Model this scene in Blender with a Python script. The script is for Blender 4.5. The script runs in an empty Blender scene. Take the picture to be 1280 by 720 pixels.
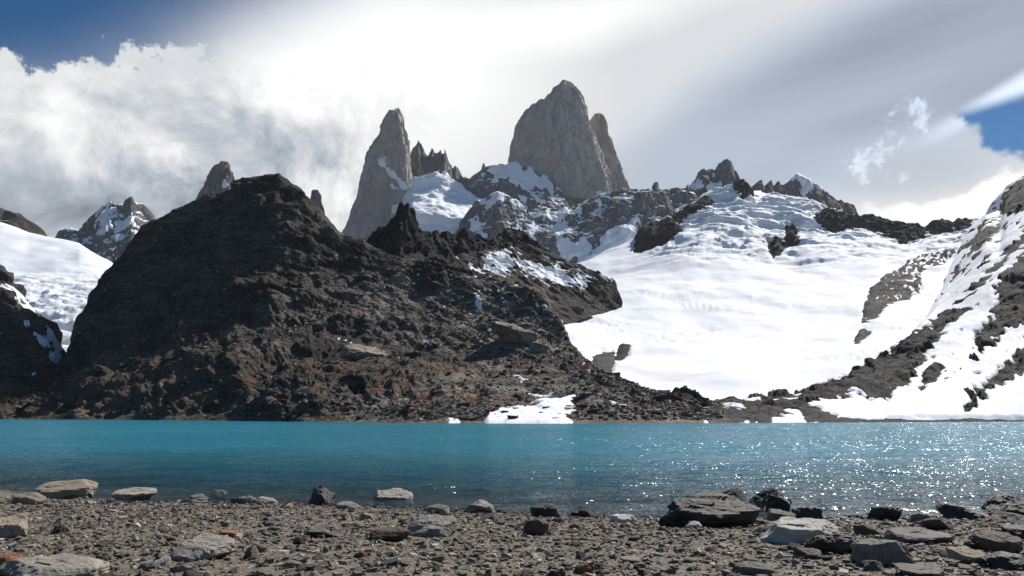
import bpy, math, random
import numpy as np
from mathutils import Vector, Matrix

# ------------------------------------------------------------------ camera, sky, sun, exposure
SC = bpy.context.scene
COL = SC.collection
R = math.radians
CAMZ = 2.6
F = 24.0 / 36.0 * 1280.0
HOR = 519.5
PITCH = math.atan((HOR - 360.0) / F)
cd = bpy.data.cameras.new('camera'); cam = bpy.data.objects.new('camera', cd); COL.objects.link(cam)
cd.lens = 24.0; cd.sensor_width = 36.0; cd.clip_start = 0.1; cd.clip_end = 30000
cam.location = (0, 0, CAMZ); cam.rotation_euler = (math.pi / 2 + PITCH, 0, 0)
SC.camera = cam
SC.view_settings.view_transform = 'Standard'; SC.view_settings.look = 'None'
SC.view_settings.exposure = 0.3; SC.view_settings.gamma = 1.0
SC.cycles.max_bounces = 6; SC.cycles.diffuse_bounces = 2; SC.cycles.glossy_bounces = 2
SC.cycles.transparent_max_bounces = 8; SC.cycles.volume_bounces = 1
SC.cycles.use_denoising = True
SC.cycles.caustics_reflective = False; SC.cycles.caustics_refractive = False

SUN_AZ, SUN_EL = R(45), R(46)          # azimuth from +Y towards +X
sv = Vector((math.sin(SUN_AZ) * math.cos(SUN_EL), math.cos(SUN_AZ) * math.cos(SUN_EL), math.sin(SUN_EL)))
ld = bpy.data.lights.new('sun', 'SUN'); ld.energy = 4.9; ld.angle = R(0.53); ld.color = (1.0, 0.95, 0.88)
sun = bpy.data.objects.new('sun', ld); COL.objects.link(sun)
sun.rotation_euler = (-sv).to_track_quat('-Z', 'Y').to_euler(); sun.location = sv * 500

CP, SP = math.cos(PITCH), math.sin(PITCH)
def ray(px, py):
    xc = (px - 640.0) / F; yc = (360.0 - py) / F
    return xc, CP - SP * yc, SP + CP * yc
def azel(px, py):
    x, y, z = ray(px, py)
    return math.atan2(x, y), math.atan2(z, math.hypot(x, y))

class NT:
    """small helper that builds node chains"""
    def __init__(s, tree): s.t = tree
    def n(s, typ, props=None, **ins):
        nd = s.t.nodes.new(typ)
        for k, v in (props or {}).items(): setattr(nd, k, v)
        for k, v in ins.items():
            key = int(k[1:]) if (k[0] == 'i' and k[1:].isdigit()) else k.replace('_', ' ')
            s.set(nd.inputs[key], v)
        return nd
    def set(s, sock, v):
        if hasattr(v, 'is_output'): s.t.links.new(v, sock)
        elif hasattr(v, 'outputs'): s.t.links.new(v.outputs[0], sock)
        else:
            if isinstance(v, tuple) and len(v) == 3 and sock.type == 'RGBA': v = v + (1.0,)
            sock.default_value = v
    def m(s, op, a, b=0.0, c=None, clamp=False):
        nd = s.t.nodes.new('ShaderNodeMath'); nd.operation = op; nd.use_clamp = clamp
        s.set(nd.inputs[0], a); s.set(nd.inputs[1], b)
        if c is not None: s.set(nd.inputs[2], c)
        return nd.outputs[0]
    def vm(s, op, a, b=(0, 0, 0)):
        nd = s.t.nodes.new('ShaderNodeVectorMath'); nd.operation = op
        s.set(nd.inputs[0], a)
        if op == 'SCALE': s.set(nd.inputs['Scale'], b)
        else: s.set(nd.inputs[1], b)
        return nd.outputs[0]
    def sm(s, v, lo, hi, a=0.0, b=1.0, kind='SMOOTHSTEP'):
        nd = s.t.nodes.new('ShaderNodeMapRange'); nd.interpolation_type = kind; nd.clamp = True
        for i, q in enumerate((v, lo, hi, a, b)): s.set(nd.inputs[i], q)
        return nd.outputs[0]
    def mix(s, f, a, b, blend='MIX'):
        nd = s.t.nodes.new('ShaderNodeMix'); nd.data_type = 'RGBA'; nd.blend_type = blend
        s.set(nd.inputs[0], f); s.set(nd.inputs[6], a); s.set(nd.inputs[7], b)
        return nd.outputs[2]
    def mixf(s, f, a, b):
        nd = s.t.nodes.new('ShaderNodeMix'); nd.data_type = 'FLOAT'
        s.set(nd.inputs[0], f); s.set(nd.inputs[2], a); s.set(nd.inputs[3], b)
        return nd.outputs[0]
    def noise(s, vec, scale, detail=4, rough=0.55, dist=0.0, out=0):
        nd = s.n('ShaderNodeTexNoise', None, Vector=vec, Scale=scale, Detail=float(detail), Roughness=rough, Distortion=dist)
        return nd.outputs[out]

def build_world():
    w = bpy.data.worlds.new('World'); SC.world = w; w.use_nodes = True
    t = w.node_tree; t.nodes.clear(); N = NT(t)
    sky = N.n('ShaderNodeTexSky', dict(sky_type='NISHITA', sun_disc=False, sun_elevation=SUN_EL, sun_rotation=SUN_AZ,
                                       altitude=1200.0, air_density=1.0, dust_density=0.3, ozone_density=2.0))
    blue = N.vm('SCALE', sky.outputs[0], 0.085)
    hsv = N.n('ShaderNodeHueSaturation', None, Hue=0.5, Saturation=1.5, Value=0.62, Fac=1.0, Color=blue)
    d = N.n('ShaderNodeTexCoord').outputs['Generated']
    sp = N.n('ShaderNodeSeparateXYZ', None, Vector=d)
    az0 = N.m('ARCTAN2', sp.outputs[0], sp.outputs[1]); el0 = N.m('ARCSINE', sp.outputs[2])
    # turbulence: broad and curly
    wn = N.noise(d, 2.6, 3, 0.5, 0, 1); wf = N.noise(d, 11.0, 7, 0.62, 0.3, 1)
    s1 = N.n('ShaderNodeSeparateColor', None, Color=wn); s2 = N.n('ShaderNodeSeparateColor', None, Color=wf)
    def warped(base, i, a, b):
        v = N.m('MULTIPLY_ADD', N.m('SUBTRACT', s1.outputs[i], 0.5), a, base)
        return N.m('MULTIPLY_ADD', N.m('SUBTRACT', s2.outputs[i], 0.5), b, v)
    soft = (warped(az0, 0, 0.10, 0.02), warped(el0, 1, 0.07, 0.015))
    curl = (warped(az0, 0, 0.05, 0.12), warped(el0, 1, 0.03, 0.10))
    wp = N.n('ShaderNodeSeparateColor', None, Color=N.noise(d, 34.0, 6, 0.65, 0.3, 1))
    tuft = tuple(N.m('MULTIPLY_ADD', N.m('SUBTRACT', wp.outputs[i], 0.5), 0.11, curl[i]) for i in (0, 1))
    flat = (warped(az0, 0, 0.03, 0.012), warped(el0, 1, 0.02, 0.008))
    def side(co, p, q, width):
        """1 on the left-hand (upper when p->q runs rightwards) side of the line p-q given in photo pixels"""
        a, b = azel(*p), azel(*q); dx, dy = b[0] - a[0], b[1] - a[1]; L = math.hypot(dx, dy); nx, ny = -dy / L, dx / L
        v = N.m('ADD', N.m('MULTIPLY', co[0], nx), N.m('MULTIPLY_ADD', co[1], ny, -(a[0] * nx + a[1] * ny)))
        w_ = width / F
        return N.sm(v, -w_, w_)
    def blob(co, c, rx, ry, ang=0.0, inner=0.0):
        """1 at the centre of an ellipse, 0 at its rim"""
        a = azel(*c); ca, sa = math.cos(R(ang)), math.sin(R(ang))
        u = N.m('SUBTRACT', co[0], a[0]); v = N.m('SUBTRACT', co[1], a[1])
        p = N.m('MULTIPLY', N.m('MULTIPLY_ADD', u, ca, N.m('MULTIPLY', v, sa)), F / rx)
        q = N.m('MULTIPLY', N.m('MULTIPLY_ADD', v, ca, N.m('MULTIPLY', u, -sa)), F / ry)
        r = N.m('SQRT', N.m('MULTIPLY_ADD', p, p, N.m('MULTIPLY', q, q)))
        return N.sm(r, inner, 1.0, 1.0, 0.0)
    mul = lambda a, b: N.m('MULTIPLY', a, b)
    mx = lambda a, b: N.m('MAXIMUM', a, b)
    inv = lambda a: N.m('SUBTRACT', 1.0, a)
    # --- open blue: the gap above the cumulus bank, the wedge under the lens cloud, unseen sky elsewhere opened to blue to deepen the shade
    edge = N.mixf(N.sm(az0, azel(170, 60)[0], azel(300, 60)[0]), side(tuft, (0, 74), (230, 60), 6), side(soft, (0, 74), (230, 60), 55))
    gapL = mul(edge, side(soft, (160, 110), (400, -20), 110))
    wisps = N.sm(N.noise(N.vm('MULTIPLY', d, (1, 1, 2.2)), 3.2, 6, 0.6, 0.4), 0.50, 0.78)
    gapL = mul(gapL, N.m('MULTIPLY_ADD', wisps, -0.55, 1.0))
    gapR = mul(mul(inv(side(flat, (1160, 154), (1290, 118), 8)), side(curl, (1160, 142), (1290, 202), 7)),
               inv(blob(flat, (1160, 152), 30, 26, 0, 0.4)))
    gapR = mul(gapR, N.sm(az0, azel(1150, 150)[0], azel(1195, 150)[0]))
    outn = N.noise(d, 1.7, 6, 0.58, 0.5)
    beyond = N.m('MAXIMUM', N.sm(N.m('ABSOLUTE', az0), 0.72, 1.0), N.sm(el0, 0.56, 0.75))
    gapO = mul(N.sm(outn, 0.66, 0.50), beyond)
    gap = mx(mx(gapL, gapR), gapO)
    # --- cloud brightness
    puff = N.noise(d, 7.5, 9, 0.6, 0.35); puff2 = N.noise(N.vm('ADD', d, (3.1, 1.7, 5.2)), 2.3, 6, 0.5, 0.2)
    L = N.m('MULTIPLY_ADD', N.m('SUBTRACT', puff2, 0.5), 0.35, 0.72)
    def toward(L, mask, val, k=1.0): return N.mixf(mul(mask, k) if k != 1.0 else mask, L, val)
    L = toward(L, blob(soft, (470, 70), 360, 170, -6, 0.15), 1.0)
    L = toward(L, blob(soft, (700, 20), 330, 60, 4, 0.1), 1.0, 0.9)
    L = toward(L, blob(soft, (320, 185), 170, 62, 8, 0.1), 0.42, 0.9)
    L = toward(L, blob(soft, (130, 255), 230, 75, 4, 0.1), 0.36, 0.95)
    L = toward(L, blob(soft, (40, 200), 130, 50, 0, 0.2), 0.62, 0.7)
    L = toward(L, blob(tuft, (215, 205), 40, 24, 0, 0.0), 0.85, 0.6)
    L = toward(L, blob(tuft, (425, 240), 55, 40, 35, 0.2), 0.9, 0.9)
    # lens cloud: smooth, streaked along its length
    stre = N.noise(N.n('ShaderNodeMapping', None, Vector=d, Rotation=(0.0, R(-20), 0.0), Scale=(1.0, 1.0, 7.0)), 2.2, 5, 0.5)
    lensm = mx(blob(flat, (1060, 120), 420, 130, 17, 0.25), blob(flat, (1330, 40), 330, 120, 10, 0.3))
    lensv = N.m('MULTIPLY_ADD', N.m('SUBTRACT', stre, 0.5), 0.34, 0.42)
    L = toward(L, lensm, lensv)
    L = toward(L, blob(flat, (860, 210), 260, 70, 12, 0.2), 0.50, 0.8)
    L = toward(L, blob(flat, (1130, 215), 150, 45, -4, 0.2), 0.52, 0.8)
    L = toward(L, mul(blob(flat, (1265, 116), 120, 17, 20, 0.15), 1.0), 0.92)
    L = toward(L, blob(tuft, (1140, 160), 24, 14, 20, 0.0), 0.8)
    L = toward(L, blob(tuft, (1095, 209), 34, 14, 8, 0.1), 0.8)
    # white cumulus behind the right-hand ridge
    cumR = mul(inv(side(curl, (1085, 268), (1290, 208), 5)), N.sm(az0, azel(1060, 260)[0], azel(1110, 260)[0]))
    L = toward(L, mul(cumR, N.sm(el0, -0.02, 0.1)), N.m('MULTIPLY_ADD', N.m('SUBTRACT', puff, 0.5), 0.25, 0.98))
    # sun-side shading painted into the billows of the bank at the left
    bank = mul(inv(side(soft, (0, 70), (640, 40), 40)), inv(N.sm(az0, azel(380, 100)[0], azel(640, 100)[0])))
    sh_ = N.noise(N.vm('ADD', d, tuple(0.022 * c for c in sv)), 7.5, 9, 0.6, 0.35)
    billow_shade = N.m('SUBTRACT', puff, sh_)
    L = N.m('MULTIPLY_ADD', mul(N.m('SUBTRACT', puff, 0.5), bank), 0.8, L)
    L = N.m('MULTIPLY_ADD', mul(billow_shade, bank), 1.1, L)
    L = N.mixf(beyond, L, N.m('MULTIPLY_ADD', outn, 0.75, 0.0))  # unseen clouds dimmed to lower the ambient light
    tint = N.mix(N.sm(L, 0.35, 0.85), (0.86, 0.96, 1.10), (1.0, 1.0, 1.0))
    lens_t = N.mix(lensm, tint, (0.87, 0.99, 1.20))
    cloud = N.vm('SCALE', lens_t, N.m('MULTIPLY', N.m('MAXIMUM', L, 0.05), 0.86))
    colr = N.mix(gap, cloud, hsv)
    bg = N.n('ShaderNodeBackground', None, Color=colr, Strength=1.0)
    out = N.n('ShaderNodeOutputWorld'); t.links.new(bg.outputs[0], out.inputs[0])
build_world()

# ------------------------------------------------------------------ numeric helpers
rng = np.random.default_rng(7); random.seed(7)
PERM = np.concatenate([rng.permutation(256)] * 2).astype(np.int32)
GR = rng.normal(size=(256, 3)).astype(np.float32); GR /= np.linalg.norm(GR, axis=1, keepdims=True); GR *= 1.5
RND = rng.random((256, 8)).astype(np.float32)

def perlin(p):
    p = p.astype(np.float32); i = np.floor(p).astype(np.int32); f = p - i; i &= 255
    u = f * f * f * (f * (f * 6 - 15) + 10)
    r = 0.0
    for dx in (0, 1):
        wx = u[:, 0] if dx else 1 - u[:, 0]; a = PERM[(i[:, 0] + dx) & 255]
        for dy in (0, 1):
            wy = u[:, 1] if dy else 1 - u[:, 1]; b = PERM[(a + i[:, 1] + dy) & 255]
            for dz in (0, 1):
                wz = u[:, 2] if dz else 1 - u[:, 2]; g = GR[PERM[(b + i[:, 2] + dz) & 255]]
                r = r + wx * wy * wz * (g[:, 0] * (f[:, 0] - dx) + g[:, 1] * (f[:, 1] - dy) + g[:, 2] * (f[:, 2] - dz))
    return r
def fbm(p, octv=5, gain=0.5):
    s, a = 0.0, 1.0
    for k in range(octv):
        s = s + a * perlin(p + 17.3 * k); p = p * 2.03; a *= gain
    return s
def ridged(p, octv=5, gain=0.5):
    s, a, w = 0.0, 1.0, 1.0
    for k in range(octv):
        n = 1.0 - np.abs(perlin(p + 31.7 * k)); n = n * n * w; w = np.clip(n * 1.6, 0, 1)
        s = s + a * n; p = p * 2.07; a *= gain
    return s - 1.0
def facets(p, tilt=1.0):
    """broken-rock relief: every cell is a tilted plane of its own"""
    p = p.astype(np.float32); i = np.floor(p).astype(np.int32); f = p - i
    best = np.full(len(p), 9e9, np.float32); val = np.zeros(len(p), np.float32)
    for dx in (-1, 0, 1):
        for dy in (-1, 0, 1):
            for dz in (-1, 0, 1):
                h = PERM[(PERM[(PERM[(i[:, 0] + dx) & 255] + i[:, 1] + dy) & 255] + i[:, 2] + dz) & 255]; r = RND[h]
                v = np.stack([dx + r[:, 0] - f[:, 0], dy + r[:, 1] - f[:, 1], dz + r[:, 2] - f[:, 2]], 1)
                d2 = (v * v).sum(1); m = d2 < best
                pl = r[:, 3] - 0.5 + tilt * ((r[:, 4] - 0.5) * v[:, 0] + (r[:, 5] - 0.5) * v[:, 1] + (r[:, 6] - 0.5) * v[:, 2])
                best = np.where(m, d2, best); val = np.where(m, pl, val)
    return val
def rot(p, ax, ang):
    M = np.array(Matrix.Rotation(R(ang), 3, ax), dtype=np.float32); return p @ M.T
def smooth01(x): x = np.clip(x, 0, 1); return x * x * (3 - 2 * x)

def pix(px, py, D):
    px, py, D = np.broadcast_arrays(np.asarray(px, float), np.asarray(py, float), np.asarray(D, float))
    x, y, z = ray(px, py); k = D / y
    return np.stack([x * k, D, CAMZ + z * k], -1)
def proj(P):
    x, y, z = P[:, 0], P[:, 1], P[:, 2] - CAMZ
    zc = np.maximum(y * CP + z * SP, 1e-3); yc = -y * SP + z * CP
    return 640 + F * x / zc, 360 - F * yc / zc
def sdpoly(px, py, poly):
    """signed distance in photo pixels, positive inside"""
    q = np.asarray(poly, float); out = np.full(px.shape, -60.0)
    m = (px > q[:, 0].min() - 60) & (px < q[:, 0].max() + 60) & (py > q[:, 1].min() - 60) & (py < q[:, 1].max() + 60)
    x, y = px[m], py[m]; d = np.full(x.shape, 1e9); ins = np.zeros(x.shape, bool)
    for k in range(len(q)):
        a, b = q[k], q[(k + 1) % len(q)]; e = b - a; L2 = (e * e).sum() + 1e-9
        t = np.clip(((x - a[0]) * e[0] + (y - a[1]) * e[1]) / L2, 0, 1)
        d = np.minimum(d, np.hypot(x - a[0] - t * e[0], y - a[1] - t * e[1]))
        c = (a[1] > y) != (b[1] > y)
        with np.errstate(divide='ignore', invalid='ignore'):
            ins ^= c & (x < (b[0] - a[0]) * (y - a[1]) / (b[1] - a[1]) + a[0])
    out[m] = np.where(ins, d, -d); return out

def curve(pts, X, k=1):
    a = np.asarray(pts, float); return np.interp(X, a[:, 0], a[:, k])
SHORE = [(-200, 522.6), (0, 523.8), (200, 525.3), (400, 527.5), (560, 529), (700, 529.5), (850, 529), (1000, 528), (1280, 527), (1500, 526.5)]
def shoreD(px):
    py = curve(SHORE, px); x, y, z = ray(np.asarray(px, float), py); return -CAMZ * y / z

def lay(lines, px0, px1, nc, rows, smooth=True):
    """sheet through a stack of contour lines; each line is [(px,py,D)..] or ('z',[(px,D,z)..]) ; rows[k] rows between lines k and k+1"""
    X = np.linspace(px0, px1, nc); C = []
    for L in lines:
        if isinstance(L, tuple):
            a = np.asarray(L[1], float); p = pix(X, HOR, np.interp(X, a[:, 0], a[:, 1])); p[:, 2] = np.interp(X, a[:, 0], a[:, 2])
        else: p = pix(X, curve(L, X, 1), curve(L, X, 2))
        C.append(p)
    out = []; n = len(C)
    for k in range(n - 1):
        A, B = C[k], C[k + 1]; ts = np.arange(rows[k]) / rows[k]
        if k == n - 2: ts = np.append(ts, 1.0)
        m0 = (B - (C[k - 1] if k > 0 else A)) * 0.5 * (1 if k > 0 else 2); m1 = ((C[k + 2] if k + 2 < n else B) - A) * 0.5 * (1 if k + 2 < n else 2)
        for t in ts:
            if smooth:
                lin = A + (B - A) * t
                h = (2*t**3 - 3*t**2 + 1) * A + (t**3 - 2*t**2 + t) * m0 + (-2*t**3 + 3*t**2) * B + (t**3 - t**2) * m1
                out.append(lin * 0.5 + h * 0.5)
            else: out.append(A + (B - A) * t)
    return np.stack(out)
def normals(P):
    du = np.gradient(P, axis=1); dv = np.gradient(P, axis=0); n = np.cross(du, dv)
    n /= np.linalg.norm(n, axis=2, keepdims=True) + 1e-9
    return n
def grid_faces(nr, nc, wrap=False):
    i = np.arange(nr - 1)[:, None]; j = np.arange(nc if wrap else nc - 1)[None, :]; j2 = (j + 1) % nc
    return np.stack([i * nc + j, i * nc + j2, (i + 1) * nc + j2, (i + 1) * nc + j], -1).reshape(-1, 4)
def mesh_obj(name, V, Fc, mat, smooth=False, parent=None, attr=None):
    used = np.zeros(len(V), bool); used[Fc.ravel()] = True; mp = np.cumsum(used) - 1
    V = V[used]; Fc = mp[Fc]; k = Fc.shape[1]
    me = bpy.data.meshes.new(name); me.vertices.add(len(V)); me.vertices.foreach_set('co', V.astype(np.float32).ravel())
    me.loops.add(Fc.size); me.loops.foreach_set('vertex_index', Fc.astype(np.int32).ravel())
    me.polygons.add(len(Fc)); me.polygons.foreach_set('loop_start', np.arange(0, Fc.size, k, dtype=np.int32))
    me.polygons.foreach_set('use_smooth', np.full(len(Fc), smooth)); me.update(calc_edges=True)
    for an, av in (attr or {}).items():
        a = me.attributes.new(an, 'FLOAT', 'POINT'); a.data.foreach_set('value', av[used].astype(np.float32))
    me.materials.append(mat); o = bpy.data.objects.new(name, me); COL.objects.link(o)
    if parent is not None: o.parent = parent
    return o
def tag(o, label=None, cat=None, group=None, kind=None):
    if label: o['label'] = label
    if cat: o['category'] = cat
    if group: o['group'] = group
    if kind: o['kind'] = kind
    return o

# ------------------------------------------------------------------ materials
def new_mat(name):
    m = bpy.data.materials.new(name); m.use_nodes = True; t = m.node_tree; t.nodes.clear(); return m, NT(t)
def finish(N, shader):
    o = N.n('ShaderNodeOutputMaterial'); N.t.links.new(shader.outputs[0], o.inputs[0])
def rock_mat(name, ca, cb, cc, size, bump=1.0, stain=None, stain_amt=0.5, stretch=(1, 1, 1), light=None, roty=0.0, hill=False):
    m, N = new_mat(name); co = N.n('ShaderNodeTexCoord').outputs['Object']
    st = N.n('ShaderNodeMapping', None, Vector=co, Rotation=(0, R(roty), 0), Scale=stretch)
    v = N.sm(N.noise(st, 1.0 / size, 6, 0.6, 0.3), 0.35, 0.65); v2 = N.sm(N.noise(st, 7.0 / size, 8, 0.7), 0.40, 0.62)
    c = N.mix(v, ca, cb); c = N.mix(v2, c, cc)
    amt = stain_amt
    if hill:      # loose scree between the outcrops, iron-stained rock at the foot
        sc = N.n('ShaderNodeAttribute', dict(attribute_name='scree')).outputs['Fac']
        grit = N.mix(N.noise(st, 30.0 / size, 5, 0.7), (0.040, 0.036, 0.031), (0.165, 0.147, 0.124))
        run = N.noise(N.n('ShaderNodeMapping', None, Vector=co, Rotation=(0, R(-34), 0), Scale=(0.10, 0.25, 1.5)), 0.22, 6, 0.62)
        grit = N.mix(1.0, grit, N.mix(N.sm(run, 0.36, 0.64), (0.42, 0.42, 0.43), (2.15, 2.08, 1.96)), 'MULTIPLY')
        c = N.mix(N.m('MULTIPLY', sc, 0.9), c, grit)
        c = N.mix(1.0, c, N.mix(N.sm(N.noise(co, 0.011, 5, 0.6, 0.5), 0.36, 0.62), (0.60, 0.58, 0.56), (1.65, 1.62, 1.58)), 'MULTIPLY')
        amt = N.sm(N.n('ShaderNodeSeparateXYZ', None, Vector=co).outputs[2], 62.0, 12.0, 0.10, 0.85)
    if stain: c = N.mix(N.m('MULTIPLY', N.sm(N.noise(co, 1.1 / size, 7, 0.65, 0.6), 0.47, 0.62), amt), c, stain)
    if light: c = N.mix(N.m('MULTIPLY', N.sm(N.noise(st, 15.0 / size, 6, 0.75), 0.55, 0.66), N.sm(N.noise(co, 1.1 / size, 4, 0.6), 0.38, 0.62, 0.15, 1.0)), c, light)
    fine = N.noise(st, 22.0 / size, 6, 0.7); vor = N.n('ShaderNodeTexVoronoi', dict(feature='DISTANCE_TO_EDGE'), Vector=st, Scale=10.0 / size)
    hgt = N.m('MULTIPLY_ADD', N.sm(vor.outputs[0], 0.0, 0.12), 0.35, fine)
    b = N.n('ShaderNodeBump', None, Strength=0.9, Distance=size * 0.035 * bump, Height=hgt)
    p = N.n('ShaderNodeBsdfPrincipled', None, Base_Color=c, Roughness=0.9, Normal=b); p.inputs['Specular IOR Level'].default_value = 0.2
    finish(N, p); return m
def snow_mat(name, size=30.0, col=(0.86, 0.88, 0.91), dirt_shade=0.12, bump=1.0, streak=(1, 1, 1)):
    m, N = new_mat(name); co = N.n('ShaderNodeTexCoord').outputs['Object']
    st = N.n('ShaderNodeMapping', None, Vector=co, Scale=streak)
    n1 = N.noise(st, 1.0 / size, 7, 0.6, 0.4); n2 = N.noise(st, 8.0 / size, 6, 0.65)
    c = N.mix(N.m('MULTIPLY', N.sm(n1, 0.50, 0.75), dirt_shade), col, (0.45, 0.43, 0.41))
    b = N.n('ShaderNodeBump', None, Strength=0.5, Distance=size * 0.03 * bump, Height=N.m('MULTIPLY_ADD', n2, 0.4, n1))
    p = N.n('ShaderNodeBsdfPrincipled', None, Base_Color=c, Roughness=0.75, Normal=b); p.inputs['Specular IOR Level'].default_value = 0.2
    finish(N, p); return m
M_HILL = rock_mat('brown_scree_rock', (0.026, 0.023, 0.019), (0.120, 0.108, 0.088), (0.013, 0.012, 0.0105), 24, 1.5, (0.135, 0.066, 0.038), 0.6, (0.6, 0.8, 2.2), (0.42, 0.385, 0.335), -30, True)
M_DARK = rock_mat('black_ridge_rock', (0.012, 0.011, 0.011), (0.028, 0.025, 0.023), (0.008, 0.0075, 0.0075), 22, 1.0, None, 0, (1.4, 1.4, 0.6))
M_GREY = rock_mat('grey_wall_rock', (0.14, 0.14, 0.145), (0.25, 0.24, 0.235), (0.075, 0.075, 0.08), 100, 1.0, None, 0, (1.5, 1.5, 0.6))
M_PINK = rock_mat('pale_pinkish_rock', (0.30, 0.25, 0.21), (0.42, 0.355, 0.30), (0.17, 0.14, 0.12), 18, 1.0)
M_GRAN = rock_mat('pale_granite', (0.46, 0.435, 0.415), (0.57, 0.535, 0.505), (0.35, 0.335, 0.325), 240, 0.9, (0.44, 0.335, 0.265), 0.5, (1.5, 1.5, 0.5))
M_RIB = rock_mat('grey_brown_rib_rock', (0.050, 0.044, 0.038), (0.105, 0.092, 0.078), (0.026, 0.024, 0.022), 14, 1.0, None, 0, (1, 1, 1.7), (0.24, 0.22, 0.19), 32)
M_SNOW = snow_mat('snow'); M_GLAC = snow_mat('glacier_snow', 60.0, (0.82, 0.845, 0.88), 0.28, 1.3, (0.35, 1.0, 3.0))  # glacier grey is dirt plus streaks painted in as crevasse shading
M_FAR = snow_mat('far_snow', 90.0, (0.84, 0.87, 0.92), 0.08)
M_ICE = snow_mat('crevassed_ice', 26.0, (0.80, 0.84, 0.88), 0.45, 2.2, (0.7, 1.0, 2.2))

def split(name, P, hr, hs, s, rmat, smat, thick, label, cat='mountain', up=0.6, snow_name='snow_cover', snow_first=False, wrap=False, cut=True, attr=None):
    """one landform: its rock and, as a child, the snow lying on it (s is the snow field, 0..1)"""
    nr, nc, _ = P.shape; N = normals(P).reshape(-1, 3)
    N = np.where(N[:, 2:3] < -0.9, -N, N); V = P.reshape(-1, 3); Fc = grid_faces(nr, nc, wrap)
    fs = s[Fc]
    VR = V + N * hr[:, None]
    fr = Fc[fs.min(1) < 0.80] if cut else Fc
    o = mesh_obj(name, VR, fr, rmat, False, None, attr); tag(o, label, cat, kind='structure')
    fsn = Fc[fs.max(1) > 0.42]
    if len(fsn):
        VS = V + N * hs[:, None]; VS[:, 2] += thick * (s - 0.5) * 2 * up; VS += N * (thick * (s - 0.5) * 2 * (1 - up))[:, None]
        sn = mesh_obj(snow_name, VS, fsn, smat, True, o)
    return o

# ------------------------------------------------------------------ terrain
def zline(pxs, off, z): return ('z', [(p, float(shoreD(p)) + off, z) for p in pxs])
def sh(pts): return [(p, y, float(shoreD(p)) + o) for p, y, o in pts]
PX = list(range(-200, 1501, 50))
def crags(V, big, amp, strata=None, seed=0.0, fac=1.0):
    q = V.astype(np.float32) + seed
    h = ridged(q / big, 4, 0.42) * amp * 0.55 + fbm(q / (big * 0.5) + 3, 3, 0.45) * amp * 0.35
    w = q + np.stack([fbm(q / (big * .4) + 5, 2), fbm(q / (big * .4) + 9, 2), fbm(q / (big * .4) + 13, 2)], 1) * big * 0.12
    w2 = w if strata is None else rot(w, 'Y', strata) * np.array([0.42, 0.7, 2.3], np.float32)
    h = h + facets(w2 / (big * 0.30), 1.6) * amp * 0.36 * fac + facets(w2 / (big * 0.10), 1.5) * amp * 0.20 * fac + facets(w / (big * 0.035), 1.4) * amp * 0.06 * fac
    return h

def blur(h, shape, n=1):
    h = h.reshape(shape[0], shape[1])
    for _ in range(n):
        for ax in (0, 1):
            a = np.concatenate([h.take([0], ax), h, h.take([-1], ax)], ax); m = a.shape[ax]
            h = 0.25 * a.take(range(0, m - 2), ax) + 0.5 * h + 0.25 * a.take(range(2, m), ax)
    return h.ravel()

def ground_sheet():
    xs = np.linspace(-5500, 5500, 13); ys = np.linspace(-5500, 5500, 13); X, Y = np.meshgrid(xs, ys)
    V = np.stack([X, Y, np.full_like(X, -14.0)], -1).reshape(-1, 3)
    tag(mesh_obj('ground', V, grid_faces(13, 13), M_RIB), kind='structure')
ground_sheet()

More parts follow.
